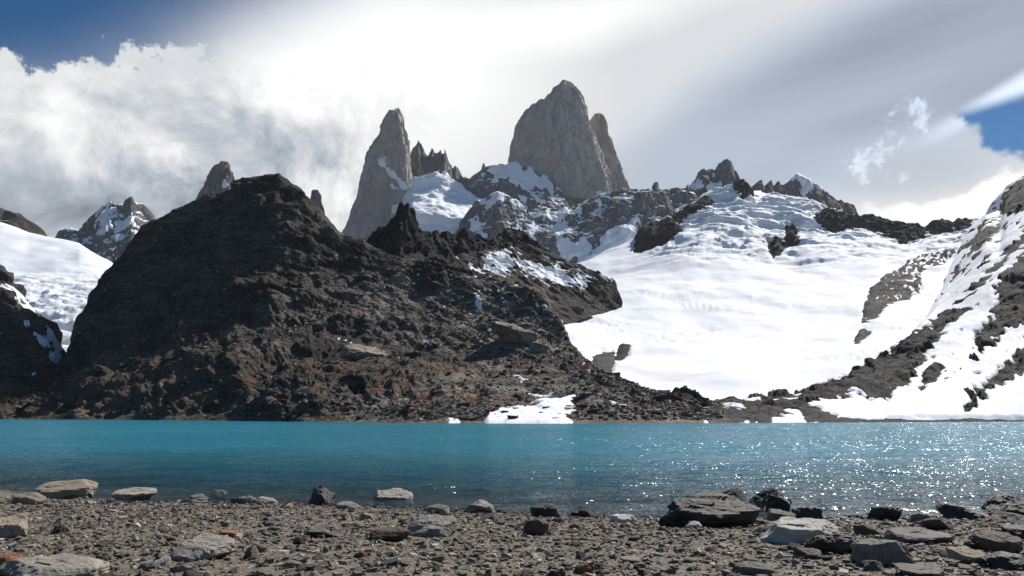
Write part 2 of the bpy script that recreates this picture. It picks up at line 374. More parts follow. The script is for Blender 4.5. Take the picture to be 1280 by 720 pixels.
def hill():
    crest = [(-120, 519, 520), (-40, 514, 560), (0, 510, 560), (40, 497, 560), (70, 478, 610), (85, 440, 700), (100, 400, 720), (118, 365, 735), (140, 333, 745), (165, 300, 755), (178, 285, 760), (200, 272, 768), (225, 258, 774), (250, 250, 776),
             (280, 243, 772), (300, 229, 768), (320, 222, 764), (349, 217, 758), (365, 228, 755), (380, 241, 745), (395, 257, 730), (410, 274, 715), (430, 295, 700), (460, 308, 670), (500, 322, 640), (540, 326, 610), (580, 335, 570), (620, 348, 530),
             (660, 362, 480), (685, 378, 450), (702, 402, 420), (716, 432, 395), (745, 461, 370), (800, 480, 345), (850, 495, 330), (880, 500, 325), (920, 504, 318), (960, 520, 300), (1000, 530, 290)]
    up4 = [(-120, 520, 510), (0, 512, 540), (70, 482, 590), (100, 430, 695), (140, 372, 705), (200, 325, 715), (280, 300, 705), (350, 292, 672), (430, 345, 610), (520, 372, 540), (600, 392, 470), (660, 400, 430), (702, 425, 390), (745, 468, 350), (800, 486, 330), (880, 504, 305), (960, 522, 290), (1000, 531, 285)]
    mid = [(-120, 520.5, 500), (0, 514, 525), (70, 487, 575), (100, 455, 668), (140, 425, 662), (180, 405, 650), (220, 395, 625), (300, 392, 560), (380, 410, 500), (450, 425, 470), (520, 432, 430), (600, 440, 390), (680, 455, 350), (745, 482, 320), (800, 494, 305), (880, 510, 285), (960, 524, 278), (1000, 532, 276)]
    ben = sh([(-120, 521, 15), (0, 516, 25), (60, 497, 70), (100, 480, 105), (150, 468, 120), (200, 465, 118), (250, 466, 90), (300, 470, 62), (380, 482, 50), (450, 490, 45), (560, 500, 40), (650, 506, 35), (740, 506, 32), (800, 509, 28), (880, 518, 20), (1000, 533, 8)])
    cz = [(p, pix(p, y, d)[2], d) for p, y, d in crest]
    lines = [zline(PX, -25, -6), zline(PX, 0, 0.3), ben, mid, up4, crest, ('z', [(p, d + 90, z * 0.72) for p, z, d in cz]), ('z', [(p, d + 420, -10) for p, z, d in cz])]
    P = lay(lines, -120, 1000, 780, [4, 62, 84, 95, 104, 16, 4]); nr = P.shape[0]; V = P.reshape(-1, 3)
    rw = np.abs(np.arange(nr) - 349); t = np.repeat(np.interp(rw, [0, 22], [0.62, 1.0]), P.shape[1]) * np.clip((V[:, 2] + 0.6) / 7, 0.08, 1) * np.clip(0.45 + V[:, 1] / 1200, 0.4, 1)
    h = blur(crags(V, 95, 13.5, -30), P.shape, 2) * t
    px, py = proj(V + normals(P).reshape(-1, 3) * h[:, None])
    # scree fans: smooth ground between the outcrops on the right-hand flank
    scree = smooth01((fbm(rot(V, 'Y', -35) / np.array([90.0, 70, 38]) + 3.3, 4) + 0.20 + 0.38 * smooth01((px - 400) / 120) * smooth01((py - 315) / 40)) * 2.4) * smooth01((px - 360) / 150)
    fine = blur(facets(V / 4.2, 1.6) * 1.3 + facets(V / 9.0 + 7, 1.6) * 1.2, P.shape, 1) + facets(V / 2.4 + 3, 1.5) * 0.75
    gul = fbm(rot(V, 'Y', -38) / np.array([60.0, 40, 7.0]) + 8, 4)
    h = h * (1 - 0.78 * scree) + fine * t * (1 - 0.72 * scree) + gul * 2.6 * t * scree
    # snow patches: outlines found on the photograph, thickness and ragged rim are real
    pats = [[(606, 528), (612, 520), (626, 515), (640, 512), (662, 515), (678, 507), (662, 503), (675, 498), (692, 495), (700, 500), (722, 490), (712, 505), (720, 514), (705, 520), (715, 528), (690, 531), (612, 531)],
            [(660, 487), (695, 488), (694, 492), (665, 491)], [(640, 462), (650, 466), (662, 474), (652, 472)], [(762, 495), (772, 500), (785, 503), (768, 505)],
            [(561, 527), (572, 527.5), (575, 530), (560, 530)], [(596, 372), (606, 376), (602, 388), (594, 384)], [(585, 392), (598, 398), (594, 404)], [(690, 378), (702, 392), (712, 398), (722, 440), (740, 458), (728, 456), (708, 420), (692, 396)],
            [(520, 425), (548, 436), (542, 440)], [(905, 506), (945, 505), (948, 513), (915, 511)], [(415, 420), (470, 440), (480, 446), (440, 434)]]
    s = np.zeros(len(V))
    nz = fbm(V / 5.0, 3) * 2.5; nf = fbm(V / 2.2, 2)
    for i, q in enumerate(pats):
        sd = sdpoly(px, py, q); s = np.maximum(s, np.clip(0.5 + (sd + nz * 0.7 - (2.0 if i in (5, 6, 7, 8, 10) else 0.0) + (nf * 3 if i in (5, 6, 7, 8, 10) else 0)) / 4.0, 0, 1))
    # small leftover drifts in the hollows of the upper flank
    dr = fbm(rot(V, 'Y', -32) / np.array([9, 9, 3.0]), 4) - h * 0.02
    zone = smooth01((px - 500) / 130) * smooth01((430 - py) / 60)
    s = np.maximum(s, np.clip(0.5 + (dr - 0.62 + 0.25 * (zone - 1)) * 3.0 * (zone > 0.02), 0, 1) * (zone > 0.02))
    hs = h * 0.75 + 0.1
    o = split('hill', P, h, hs, s, M_HILL, M_SNOW, 0.6, 'dark brown rocky hill with reddish foot rising from the far lake shore', 'hill', 0.6, 'snow_patch', cut=False, attr={'scree': scree})
    return o, V + normals(P).reshape(-1, 3) * h[:, None], px, py, scree
HILL = hill()

def shoulder():
    crest = [(480, 345, 720), (530, 332, 760), (560, 325, 790), (585, 318, 820), (620, 312, 860), (660, 305, 900), (690, 320, 920), (720, 331, 935), (745, 339, 950), (760, 346, 955), (768, 352, 960), (772, 360, 955), (776, 374, 940), (778, 380, 938)]
    cz = [(p, pix(p, y, d)[2], d) for p, y, d in crest]
    foot = [(480, 440, 580), (600, 430, 640), (660, 415, 720), (700, 407, 790), (745, 396, 865), (762, 390, 900), (772, 386, 920), (778, 386, 922)]
    mid = [(480, 385, 660), (560, 372, 710), (640, 368, 790), (700, 376, 850), (745, 380, 890), (762, 378, 915), (772, 380, 928), (778, 383, 928)]
    upm = [(480, 358, 700), (560, 344, 770), (620, 334, 835), (690, 344, 890), (745, 358, 925), (766, 364, 940), (774, 374, 936), (778, 382, 932)]
    P = lay([foot, mid, upm, crest, ('z', [(p, d + 60, z * 0.9) for p, z, d in cz]), ('z', [(p, d + 300, 0) for p, z, d in cz])], 480, 778, 280, [30, 56, 60, 10, 4]); V = P.reshape(-1, 3)
    h = blur(crags(V, 60, 8, -30, 40.0) + facets(V / 4, 1.5) * 0.7, P.shape, 1)
    px, py = proj(V + normals(P).reshape(-1, 3) * h[:, None])
    s = np.zeros(len(V)); nz = fbm(rot(V, 'Y', -32) / np.array([9.0, 9, 2.4]), 4)
    for q in ([(608, 318), (640, 310), (648, 330), (628, 345), (606, 335)], [(560, 318), (606, 342), (590, 345)], [(645, 328), (700, 330), (740, 352), (725, 362), (690, 355), (660, 345)], [(683, 320), (735, 345), (748, 352), (715, 345)], [(748, 338), (766, 350), (750, 348)]):
        s = np.maximum(s, np.clip(0.5 + (sdpoly(px, py, q) + nz * 9 - 1.0) / 9.0, 0, 1))
    split('hill_shoulder', P, h, h * 0.75 + 0.1, s, M_HILL, M_SNOW, 1.2, 'snow-streaked rocky shoulder of the hill above the big glacier', 'hill', cut=False)
shoulder()

def black_ridge():
    crest = [(440, 312, 760), (455, 300, 760), (470, 289, 760), (484, 281, 760), (492, 270, 760), (497, 256, 760), (501, 253, 760), (505, 259, 760), (510, 255, 760), (515, 262, 762), (519, 276, 765), (528, 288, 770), (540, 292, 775), (548, 288, 778), (553, 294, 780), (562, 290, 780), (570, 296, 780), (580, 286, 780), (588, 297, 780), (600, 292, 782),
             (612, 300, 785), (622, 293, 785), (632, 287, 785), (641, 285, 785), (650, 288, 785), (660, 290, 785), (668, 298, 785), (676, 308, 785), (700, 326, 785), (730, 345, 785)]
    crest = [(p, y, d + float(np.interp(p, [510, 560, 640, 730], [0, 50, 150, 185]))) for p, y, d in crest]
    cz = [(p, pix(p, y, d)[2], d) for p, y, d in crest]
    P = lay([[(440, 352, 690), (510, 352, 690), (640, 350, 850), (730, 370, 890)], [(440, 325, 735), (500, 315, 735), (580, 318, 815), (640, 318, 895), (730, 355, 930)], crest, ('z', [(p, d + 25, z * 0.93) for p, z, d in cz]), ('z', [(p, d + 260, 0) for p, z, d in cz])], 440, 730, 300, [20, 90, 10, 4], False); V = P.reshape(-1, 3)
    vs = V * np.array([1.5, 1.5, 0.55])
    h = blur(crags(vs, 40, 9, None, 80.0), P.shape, 1)
    split('rock_ridge', P, h, h, np.zeros(len(V)), M_DARK, M_SNOW, 1, 'black jagged rock ridge with a pointed pinnacle behind the brown hill', 'ridge')
black_ridge()

def glacier():
    crest = [(540, 345, 1250), (690, 338, 1330), (730, 326, 1400), (760, 313, 1450), (790, 300, 1500), (830, 284, 1560), (860, 262, 1600), (880, 246, 1640), (905, 234, 1660), (921, 229, 1660), (940, 243, 1660), (965, 247, 1660), (1000, 247, 1660), (1030, 258, 1660), (1060, 268, 1660), (1090, 280, 1650), (1130, 288, 1640), (1170, 283, 1600), (1200, 279, 1560), (1240, 270, 1500), (1340, 250, 1450)]
    cz = [(p, pix(p, y, d)[2], d) for p, y, d in crest]
    g0 = [(540, 512, 345), (700, 512, 345), (880, 512, 340), (1000, 512, 345), (1340, 500, 380)]
    g1 = [(540, 482, 470), (700, 482, 450), (880, 486, 430), (1000, 478, 470), (1100, 460, 500), (1340, 440, 560)]
    g2 = [(540, 430, 700), (720, 428, 680), (880, 432, 720), (1000, 425, 760), (1100, 410, 760), (1340, 390, 760)]
    g3 = [(540, 385, 950), (760, 374, 980), (900, 360, 1080), (1000, 358, 1080), (1130, 355, 1040), (1340, 335, 1000)]
    g4 = [(540, 360, 1130), (690, 352, 1180), (760, 335, 1280), (800, 318, 1340), (850, 296, 1400), (900, 287, 1420), (1000, 292, 1420), (1130, 310, 1380), (1200, 306, 1330), (1340, 285, 1250)]
    P = lay([g0, g1, g2, g3, g4, crest, ('z', [(p, d + 120, z * 0.96) for p, z, d in cz]), ('z', [(p, d + 600, 0) for p, z, d in cz])], 540, 1340, 420, [10, 44, 50, 64, 84, 6, 3]); V = P.reshape(-1, 3)
    px, py = proj(V)
    # broad swells, icefall steps and crevasses where the ice breaks over the upper rim
    fall = smooth01((345 - py) / 45) * smooth01((px - 770) / 60)
    q = V * np.array([0.5, 1.0, 1.0])
    h = fbm(V / 220.0, 3) * 10 + fbm(V / 60.0, 3) * 2.0
    step = ridged((q + fbm(V / 90.0 + 2, 2)[:, None] * 25) / np.array([95.0, 42, 42]), 5, 0.55)
    h = h + fall * (step * 9 + facets(q / 26.0, 1.2) * 4.0 + facets(q / 9.0, 1.2) * 1.6)
    band = smooth01(1 - np.abs(py - (418 + (px - 850) * -0.12)) / 13.0) * smooth01((px - 760) / 50) * smooth01((930 - px) / 60)
    h = h - band * np.clip(ridged(V / np.array([80.0, 9, 9]), 3) + 0.2, 0, 1) * 5.0
    arc = (py > 335) & (py < 480)
    cv = ridged((V + fbm(V / 120.0 + 6, 2)[:, None] * 30) / np.array([240.0, 17, 17]), 3, 0.5)
    h = h - np.where(arc, np.clip(cv - 0.15, 0, 1) * 3.2 * smooth01((fbm(V / 130.0 + 21, 2) + 0.05) * 3) * smooth01((py - 335) / 25) * smooth01((480 - py) / 25), 0)
    rocks = [('black blocky rock outcrop at the left rim of the upper glacier', [(793, 312), (797, 296), (805, 285), (822, 272), (846, 266), (858, 268), (842, 277), (853, 296), (840, 303), (820, 308)]),
             ('small black rocks capping the snow summit of the glacier', [(914, 228), (924, 224), (933, 231), (941, 246), (927, 247), (921, 238)]),
             ('row of dark rocks along the snow ridge left of the summit cap', [(838, 276), (862, 262), (878, 250), (892, 252), (880, 262), (862, 270), (848, 280)]),
             ('upright dark rock standing in the icefall', [(982, 300), (985, 282), (992, 278), (996, 286), (993, 296), (1000, 302), (990, 308)]),
             ('low dark rock beside the upright one in the icefall', [(962, 313), (963, 300), (972, 298), (980, 304), (978, 314), (968, 318)]),
             ('broken dark rocks under the far jagged ridge', [(1018, 275), (1032, 266), (1046, 268), (1072, 276), (1075, 285), (1050, 286), (1032, 282)]),
             ('long black rock wall on the skyline of the glacier', [(1066, 277), (1082, 269), (1100, 270), (1112, 266), (1126, 274), (1148, 282), (1157, 292), (1146, 303), (1126, 308), (1114, 298), (1092, 292), (1080, 286)]),
             ('small black rock knob on the snow saddle', [(1158, 283), (1168, 277), (1180, 277), (1191, 284), (1178, 292), (1164, 291)]),
             ('tiny dark rock on the saddle beside the steep slope', [(1192, 283), (1200, 277), (1212, 278), (1202, 287)]),
             ('brown rock buttress dusted with snow at the glacier margin', [(1078, 400), (1081, 378), (1090, 358), (1104, 348), (1122, 342), (1134, 330), (1160, 322), (1192, 316), (1180, 328), (1150, 340), (1150, 360), (1128, 372), (1108, 380), (1096, 394)]),
             ('small lone brown rock in the snow below the buttress', [(1069, 430), (1072, 416), (1080, 408), (1087, 412), (1084, 422), (1074, 429)]),
             ('low grey rock slab at the hill edge of the glacier', [(738, 463), (742, 444), (752, 438), (768, 437), (768, 452), (756, 464)]),
             ('dark jagged rock teeth standing in the glacier snow', [(768, 446), (774, 434), (778, 426), (788, 430), (784, 444), (774, 449)])]
    s = np.ones(len(V)); nz = fbm(V / 14.0, 4) * 3.0
    sds = [sdpoly(px, py, q_) + nz for _, q_ in rocks]
    dust = fbm(rot(V, 'Y', 38) / np.array([20.0, 20, 3.0]), 5) * 11 - 1.0
    rock = np.max(np.stack(sds), 0)
    s = np.clip(0.5 - rock / 7.0, 0, 1)
    hs = h; N = normals(P).reshape(-1, 3); Fc = grid_faces(*P.shape[:2])
    VS = V + N * h[:, None]; VS[:, 2] += (s - 0.5) * 4
    fs = s[Fc]
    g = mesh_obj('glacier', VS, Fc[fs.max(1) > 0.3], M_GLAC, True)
    tag(g, 'broad white glacier filling the bowl between the hill and the steep slope', 'glacier', kind='structure')
    hc = crags(V * np.array([1.2, 1.2, 0.8]), 55, 8, None, 11.0)
    for (lab, q_), sd in zip(rocks, sds):
        m = sd > -5.5; m[(V[:, 1] > 1700)] = False
        ff = Fc[m[Fc].any(1)]
        if len(ff) == 0: continue
        scale = np.clip(V[:, 1] / 1500, 0.3, 1.0)
        if 'dusted' in lab: scale = scale * 0.55
        if 'hill edge' in lab or 'teeth' in lab: scale = scale * 0.45
        hh = np.clip(sd + 2.5, -6, 8) * 1.7 * scale + hc * smooth01((sd + 4) / 7) * 0.8 * scale
        VR = V + N * (h + hh)[:, None]
        oc = tag(mesh_obj('rock_outcrop', VR, ff, M_DARK if 'brown' not in lab and 'grey' not in lab else M_RIB), lab, 'rock', kind='structure')
        if 'dusted' in lab:
            s2 = np.clip(0.5 + (dust - 2.6 + 5.0 * smooth01((px - 1105) / 45) - 2.5) / 8.0, 0, 1); VD = VR.copy(); VD[:, 2] += (s2 - 0.5) * 2.4; fd_ = ff[s2[ff].max(1) > 0.45]
            if len(fd_): mesh_obj('snow_cover', VD, fd_, M_SNOW, True, oc)
glacier()

def right_slope():
    s2 = sh([(860, 527, 5), (900, 524, 15), (985, 516, 30), (1040, 508, 40), (1100, 498, 45), (1280, 475, 50), (1420, 460, 50)])
    s3 = sh([(860, 522, 12), (900, 515, 40), (985, 500, 80), (1050, 482, 100), (1100, 464, 120), (1160, 445, 130), (1280, 410, 130), (1420, 380, 130)])
    s4 = [(860, 515, 300), (900, 508, 330), (985, 496, 385), (1050, 476, 410), (1100, 452, 430), (1140, 428, 455), (1170, 408, 490), (1200, 380, 520), (1240, 345, 540), (1280, 325, 540), (1420, 285, 540)]
    crest = [(860, 512, 310), (900, 505, 340), (985, 492, 400), (1050, 471, 425), (1100, 446, 445), (1140, 419, 480), (1165, 394, 540), (1190, 352, 680), (1215, 302, 800), (1232, 270, 860), (1250, 262, 870), (1257, 246, 870), (1265, 236, 870), (1280, 222, 870), (1340, 190, 870), (1420, 165, 870)]
    cz = [(p, pix(p, y, d)[2], d) for p, y, d in crest]
    P = lay([zline(PX, -15, -5), zline(PX, 0, 0.4), s2, s3, s4, crest, ('z', [(p, d + 60, z * 0.9) for p, z, d in cz]), ('z', [(p, d + 400, -10) for p, z, d in cz])], 860, 1420, 400, [4, 44, 62, 74, 104, 6, 3]); V = P.reshape(-1, 3)
    px, py = proj(V)
    rocks = [[(855, 500), (930, 500), (1000, 489), (1060, 470), (1110, 440), (1150, 414), (1198, 384), (1200, 394), (1172, 425), (1150, 455), (1136, 480), (1112, 498), (1088, 500), (1070, 490), (1045, 497), (1015, 505), (990, 512), (965, 530), (855, 535)],
             [(1290, 300), (1262, 330), (1248, 352), (1246, 372), (1240, 392), (1216, 422), (1227, 437), (1240, 433), (1252, 414), (1290, 402), (1420, 380), (1420, 290)],
             [(1199, 381), (1225, 352), (1250, 325), (1290, 278), (1290, 292), (1262, 320), (1235, 348), (1210, 375)],
             [(1210, 490), (1238, 474), (1262, 450), (1290, 435), (1290, 462), (1258, 478), (1243, 485), (1228, 500), (1208, 515), (1215, 500)],
             [(1248, 272), (1256, 246), (1266, 232), (1300, 205), (1300, 250), (1270, 264)],
             [(1150, 490), (1154, 468), (1168, 459), (1180, 461), (1162, 478)], [(1095, 470), (1128, 478), (1110, 500), (1090, 500)],
             [(1035, 524), (1420, 523), (1420, 540), (1035, 540)], [(1195, 318), (1215, 300), (1240, 282), (1240, 286), (1218, 306)], [(1212, 312), (1250, 278), (1252, 284), (1222, 312)], [(1000, 515), (1020, 512), (1045, 520), (1040, 530), (1010, 528)]]
    nz = fbm(V / 9.0, 4); nd = fbm(rot(V, 'Y', 40) / np.array([20.0, 20, 2.6]), 5)
    rk = np.full(len(V), -60.0)
    for k, q in enumerate(rocks): rk = np.maximum(rk, sdpoly(px, py, q) + nz * (2.0 if k in (7,) else 4.0) + (nd * 9 if k in (0, 1, 2, 3, 6) else 0))
    # streaks where thin snow lets the ribs show
    streak = (nd - 0.36 - 0.25 * smooth01((py - 330) / 60)) * 16 * smooth01((px - 1130) / 60) * smooth01((480 - py) / 40)
    rk = np.maximum(rk, np.where(streak > 0, streak, -60))
    s = np.clip(0.5 - rk / 6.0, 0, 1)
    h = blur(crags(V, 55, 8, 36, 60.0), P.shape, 1) * np.clip((V[:, 2] + 1) / 7, 0.1, 1) * 0.8 + facets(V / 2.4, 1.5) * 0.45 * np.clip(V[:, 2] / 6, 0.2, 1)
    rise = smooth01((rk + 3) / 9); hs = fbm(V / 60.0, 3) * 2.0 * np.clip(V[:, 2] / 12, 0.1, 1) + nd * 0.35
    h = hs * 0.6 + h * rise + rise * 1.2 * np.clip(V[:, 2] / 12, 0.1, 1)
    split('steep_slope', P, h, hs, s, M_RIB, M_SNOW, 1.0, 'steep snowy slope with slanting brown rock ribs above the lake', 'slope')
right_slope()

def left_side():
    crest = [(-220, 270, 1500), (-60, 276, 1500), (0, 280, 1500), (35, 292, 1500), (75, 298, 1500), (100, 303, 1480), (130, 322, 1450), (160, 340, 1400), (260, 360, 1350)]
    cz = [(p, pix(p, y, d)[2], d) for p, y, d in crest]
    P = lay([[(-220, 505, 700), (260, 505, 700)], [(-220, 440, 800), (60, 452, 800), (260, 452, 800)], [(-220, 400, 950), (0, 395, 950), (100, 400, 950), (260, 410, 950)], [(-220, 330, 1250), (0, 335, 1250), (100, 345, 1250), (260, 375, 1200)], crest, ('z', [(p, d + 300, z * 0.8) for p, z, d in cz])], -220, 260, 220, [10, 40, 64, 50, 5]); V = P.reshape(-1, 3)
    px, py = proj(V); fall = smooth01((py - 325) / 40)
    q = V * np.array([0.6, 1, 1])
    h = fbm(V / 150.0, 3) * 8 + fall * (ridged(q / np.array([60.0, 26, 26]), 5) * 6 + facets(q / 12.0, 1.3) * 2.6 + facets(q / 5.0, 1.3) * 1.0)
    N = normals(P).reshape(-1, 3)
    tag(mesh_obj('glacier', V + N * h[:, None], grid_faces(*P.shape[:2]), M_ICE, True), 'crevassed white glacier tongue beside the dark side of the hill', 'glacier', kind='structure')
    # dark rocks below it
    crest = [(-260, 250, 760), (-120, 290, 740), (-40, 320, 730), (0, 341, 720), (10, 350, 715), (20, 365, 712), (35, 378, 705), (45, 396, 700), (60, 407, 690), (66, 425, 685), (76, 452, 680), (84, 480, 670), (120, 500, 650), (160, 515, 640)]
    cz = [(p, pix(p, y, d)[2], d) for p, y, d in crest]
    P = lay([('z', [(-260, 540, -5), (160, 560, -5)]), [(-260, 490, 590), (0, 500, 590), (80, 508, 600), (160, 518, 610)], [(-260, 400, 650), (0, 430, 650), (50, 450, 645), (80, 490, 640), (160, 517, 625)], crest, ('z', [(p, d + 40, z * 0.92) for p, z, d in cz]), ('z', [(p, d + 300, -5) for p, z, d in cz])], -260, 160, 230, [6, 64, 76, 8, 3], False); V = P.reshape(-1, 3)
    h = blur(crags(V, 60, 16, -20, 120.0), P.shape, 1) + facets(V / 7.0, 1.6) * 1.6; px, py = proj(V + normals(P).reshape(-1, 3) * h[:, None]); s = np.zeros(len(V)); nz = fbm(V / 6.0, 3) * 2
    for q in ([(-40, 330), (0, 346), (14, 358), (30, 372), (44, 385), (40, 394), (24, 380), (6, 362), (-40, 350)], [(60, 404), (70, 420), (84, 430), (86, 445), (74, 440), (62, 420)], [(46, 420), (60, 428), (54, 432)], [(60, 444), (76, 442), (76, 452), (62, 450)], [(30, 400), (36, 404), (31, 408)], [(10, 380), (20, 384), (14, 388)], [(42, 460), (46, 466), (41, 468)]):
        s = np.maximum(s, np.clip(0.5 + (sdpoly(px, py, q) + nz) / 5.0, 0, 1))
    split('rock_slope', P, h, h * 0.7 + 0.2, s, M_HILL, M_SNOW, 0.8, 'dark rocky slope with snow scraps below the crevassed glacier tongue', 'slope', snow_name='snow_patch', cut=False)
left_side()

def massif(name, label, crest, D, foot, nc, px0, px1, big, amp, mat, snow=(), bias=-9.0, slope_lo=0.55, rows=(80, 6, 3), fd=350, depth=120, mids=None, jag=0.0, seed=0.0, vstretch=0.5, snowmat=None, thick=6.0, cat='mountain', nzs=60.0, nza=9.0):
    crest = [(c[0], c[1], c[2] if len(c) > 2 else D) for c in crest]
    cz = [(p, pix(p, y, d)[2], d) for p, y, d in crest]
    lines = [[(p, foot, D - fd) for p in (px0, px1)]] + list(mids or []) + [crest, ('z', [(p, d + depth * 0.5, z * 0.95) for p, z, d in cz]), ('z', [(p, d + depth * 4, 0) for p, z, d in cz])]
    P = lay(lines, px0, px1, nc, list(rows), False); V = P.reshape(-1, 3)
    h = blur(crags(V * np.array([1.3, 1.3, vstretch]), big, amp, None, seed), P.shape, 1)
    if jag: h = h + facets(V * np.array([1.0, 0.3, 0.12]) / jag, 0.6) * jag * 0.5
    N = normals(P).reshape(-1, 3); V2 = V + N * h[:, None]; px, py = proj(V2)
    N2 = normals(V2.reshape(P.shape))[:, :, 2].ravel()
    nz = fbm(V * np.array([1.5, 1.5, 0.55]) / nzs, 5); s = np.clip(0.5 + (N2 - slope_lo) * 2.2 + nz * 0.5 + bias, 0, 1)
    for q in snow:
        s = np.maximum(s, np.clip(0.5 + (sdpoly(px, py, q) + nz * nza) / 6.0, 0, 1))
    return split(name, P, h, h * 0.6, s, mat, snowmat or M_FAR, thick, label, cat, cut=False)

def far_peaks():
    # grey wall with a snow terrace
    massif('mountain_wall', 'grey rock wall with snow gullies and a white terrace below the tallest tower',
           [(540, 330), (560, 310), (575, 285), (585, 266), (598, 253), (612, 244), (622, 241), (640, 248), (665, 258), (690, 263), (715, 259), (735, 252), (752, 245), (765, 238), (790, 234), (815, 236), (845, 238), (870, 243), (900, 255), (940, 280)], 2350, 345, 360, 540, 940, 170, 24, M_GREY,
           [[(596, 256), (612, 245), (622, 241), (640, 248), (665, 258), (690, 262), (715, 259), (735, 252), (756, 240), (752, 252), (725, 264), (700, 274), (675, 272), (650, 262), (625, 250), (605, 258)], [(585, 275), (596, 262), (606, 280), (612, 300), (600, 300)], [(690, 285), (705, 275), (712, 300), (735, 300), (740, 325), (700, 325)], [(760, 285), (795, 270), (800, 290), (770, 318), (730, 328), (745, 310)], [(655, 275), (668, 285), (672, 300), (660, 300)]],
           bias=-0.56, slope_lo=0.50, rows=(30, 80, 6, 3), fd=260, mids=[[(540, 335, 2180), (620, 300, 2200), (700, 300, 2200), (780, 290, 2190), (940, 300, 2200)]], seed=5, thick=5)
    massif('mountain_shoulder', 'snow-capped grey shoulder at the foot of the tallest tower',
           [(560, 262), (575, 238), (590, 223), (604, 211), (620, 207), (645, 203), (660, 207), (672, 214), (690, 226), (706, 243), (716, 256), (740, 275)], 2950, 280, 210, 560, 740, 150, 18, M_GREY,
           [[(606, 216), (620, 208), (645, 204), (662, 209), (680, 222), (696, 238), (672, 236), (655, 240), (640, 228), (622, 224)], [(640, 240), (665, 246), (680, 252), (655, 252)]], bias=-0.30, seed=9, fd=200)
    # jagged pinnacles right of the left-hand spire
    massif('pinnacle_group', 'jagged cluster of dark pinnacles between the two granite towers',
           [(498, 240), (508, 215), (513, 200), (517, 187), (520, 182), (523, 175), (527, 182), (531, 190), (534, 194), (538, 189), (540, 184), (544, 192), (548, 190), (551, 187), (553, 192), (556, 185), (558, 194), (563, 202), (566, 212), (569, 207), (574, 214), (579, 219), (585, 222), (590, 226), (594, 240), (604, 255), (620, 270)], 3000, 275, 240, 498, 620, 110, 12, M_GREY,
           [[(528, 225), (545, 220), (556, 212), (566, 225), (580, 244), (600, 268), (560, 262), (540, 250)]], bias=-0.55, jag=20.0, seed=14, fd=230)
    # snowfield under the pinnacles ending in an ice cliff
    X0 = [(498, 312, 2350), (640, 312, 2350)]
    P = lay([X0, [(498, 300, 2420), (505, 290, 2420), (520, 282, 2420), (560, 288, 2420), (600, 298, 2420), (640, 305, 2420)], [(498, 296, 2440), (506, 270, 2440), (516, 262, 2440), (540, 265, 2440), (565, 272, 2440), (590, 280, 2440), (640, 300, 2440)], [(498, 290, 2700), (505, 258, 2700), (515, 243, 2700), (540, 240, 2700), (575, 248, 2700), (600, 262, 2700), (640, 285, 2700)], [(498, 285, 2850), (506, 246, 2850), (518, 228, 2850), (545, 222, 2850), (570, 232, 2850), (600, 255, 2850), (640, 280, 2850)], ('z', [(498, 3300, 300), (640, 3300, 300)])], 498, 640, 200, [10, 24, 40, 40, 8]); V = P.reshape(-1, 3)
    h = fbm(V / 120.0, 3) * 12 + ridged(V / np.array([160.0, 60, 60]), 4) * 9
    tag(mesh_obj('snowfield', V + normals(P).reshape(-1, 3) * h[:, None], grid_faces(*P.shape[:2]), M_FAR, True), 'small snowfield ending in an ice cliff below the jagged pinnacles', 'snowfield', kind='structure')
    # ridges behind the glacier
    massif('far_ridge', 'grey crenellated ridge with a blunt crown behind the snow summit',
           [(740, 250), (760, 240), (780, 236), (800, 238), (814, 237), (818, 231), (821, 228), (824, 236), (834, 238), (846, 236), (857, 235), (860, 229), (863, 234), (868, 226), (872, 217), (880, 212), (894, 211), (899, 205), (905, 203), (909, 200), (914, 202), (919, 210), (925, 222), (930, 236), (945, 262)], 2650, 300, 280, 740, 945, 130, 12, M_GREY, [[(868, 232), (888, 224), (900, 228), (885, 238)]], bias=-0.85, jag=22.0, seed=21, fd=250, nza=12)
    massif('far_ridge', 'dark serrated ridge with snow on its peak between snow summit and black rock wall',
           [(925, 270), (940, 250), (945, 234), (949, 225), (953, 223), (957, 236), (960, 229), (964, 225), (967, 233), (971, 231), (974, 225), (977, 230), (984, 229), (990, 223), (996, 218), (1003, 221), (1012, 225), (1022, 231), (1034, 241), (1042, 246), (1047, 250), (1052, 249), (1058, 254), (1066, 258), (1073, 268), (1080, 285), (1095, 300)], 2500, 310, 240, 925, 1095, 110, 11, M_GREY, [[(996, 219), (1010, 225), (1022, 234), (1012, 238), (1006, 250), (1000, 245)]], bias=-0.8, jag=20.0, seed=27, fd=220)
    # left background
    massif('rock_peak', 'grey snow-streaked peak with a pointed right summit above the glacier tongue',
           [(40, 310), (68, 298), (80, 287), (90, 284), (98, 287), (103, 279), (112, 272), (120, 265), (128, 258), (138, 253), (148, 256), (154, 257), (159, 251), (164, 247), (169, 255), (175, 266), (181, 278), (190, 292), (215, 320)], 2400, 350, 240, 40, 215, 120, 15, M_GREY, [[(118, 272), (135, 255), (150, 262), (140, 275), (160, 280), (150, 300), (135, 295), (125, 285)]], bias=-0.36, jag=14, seed=33, fd=260, nza=22, nzs=45.0)
    massif('rock_peak', 'brownish rock peak rising from snow at the edge of the glacier tongue',
           [(-260, 235), (-120, 245), (-40, 255), (0, 262), (14, 266), (22, 269), (30, 276), (37, 287), (44, 298), (60, 315)], 1900, 330, 160, -260, 60, 110, 18, M_HILL, [], bias=-1.0, seed=39, fd=220)
far_peaks()

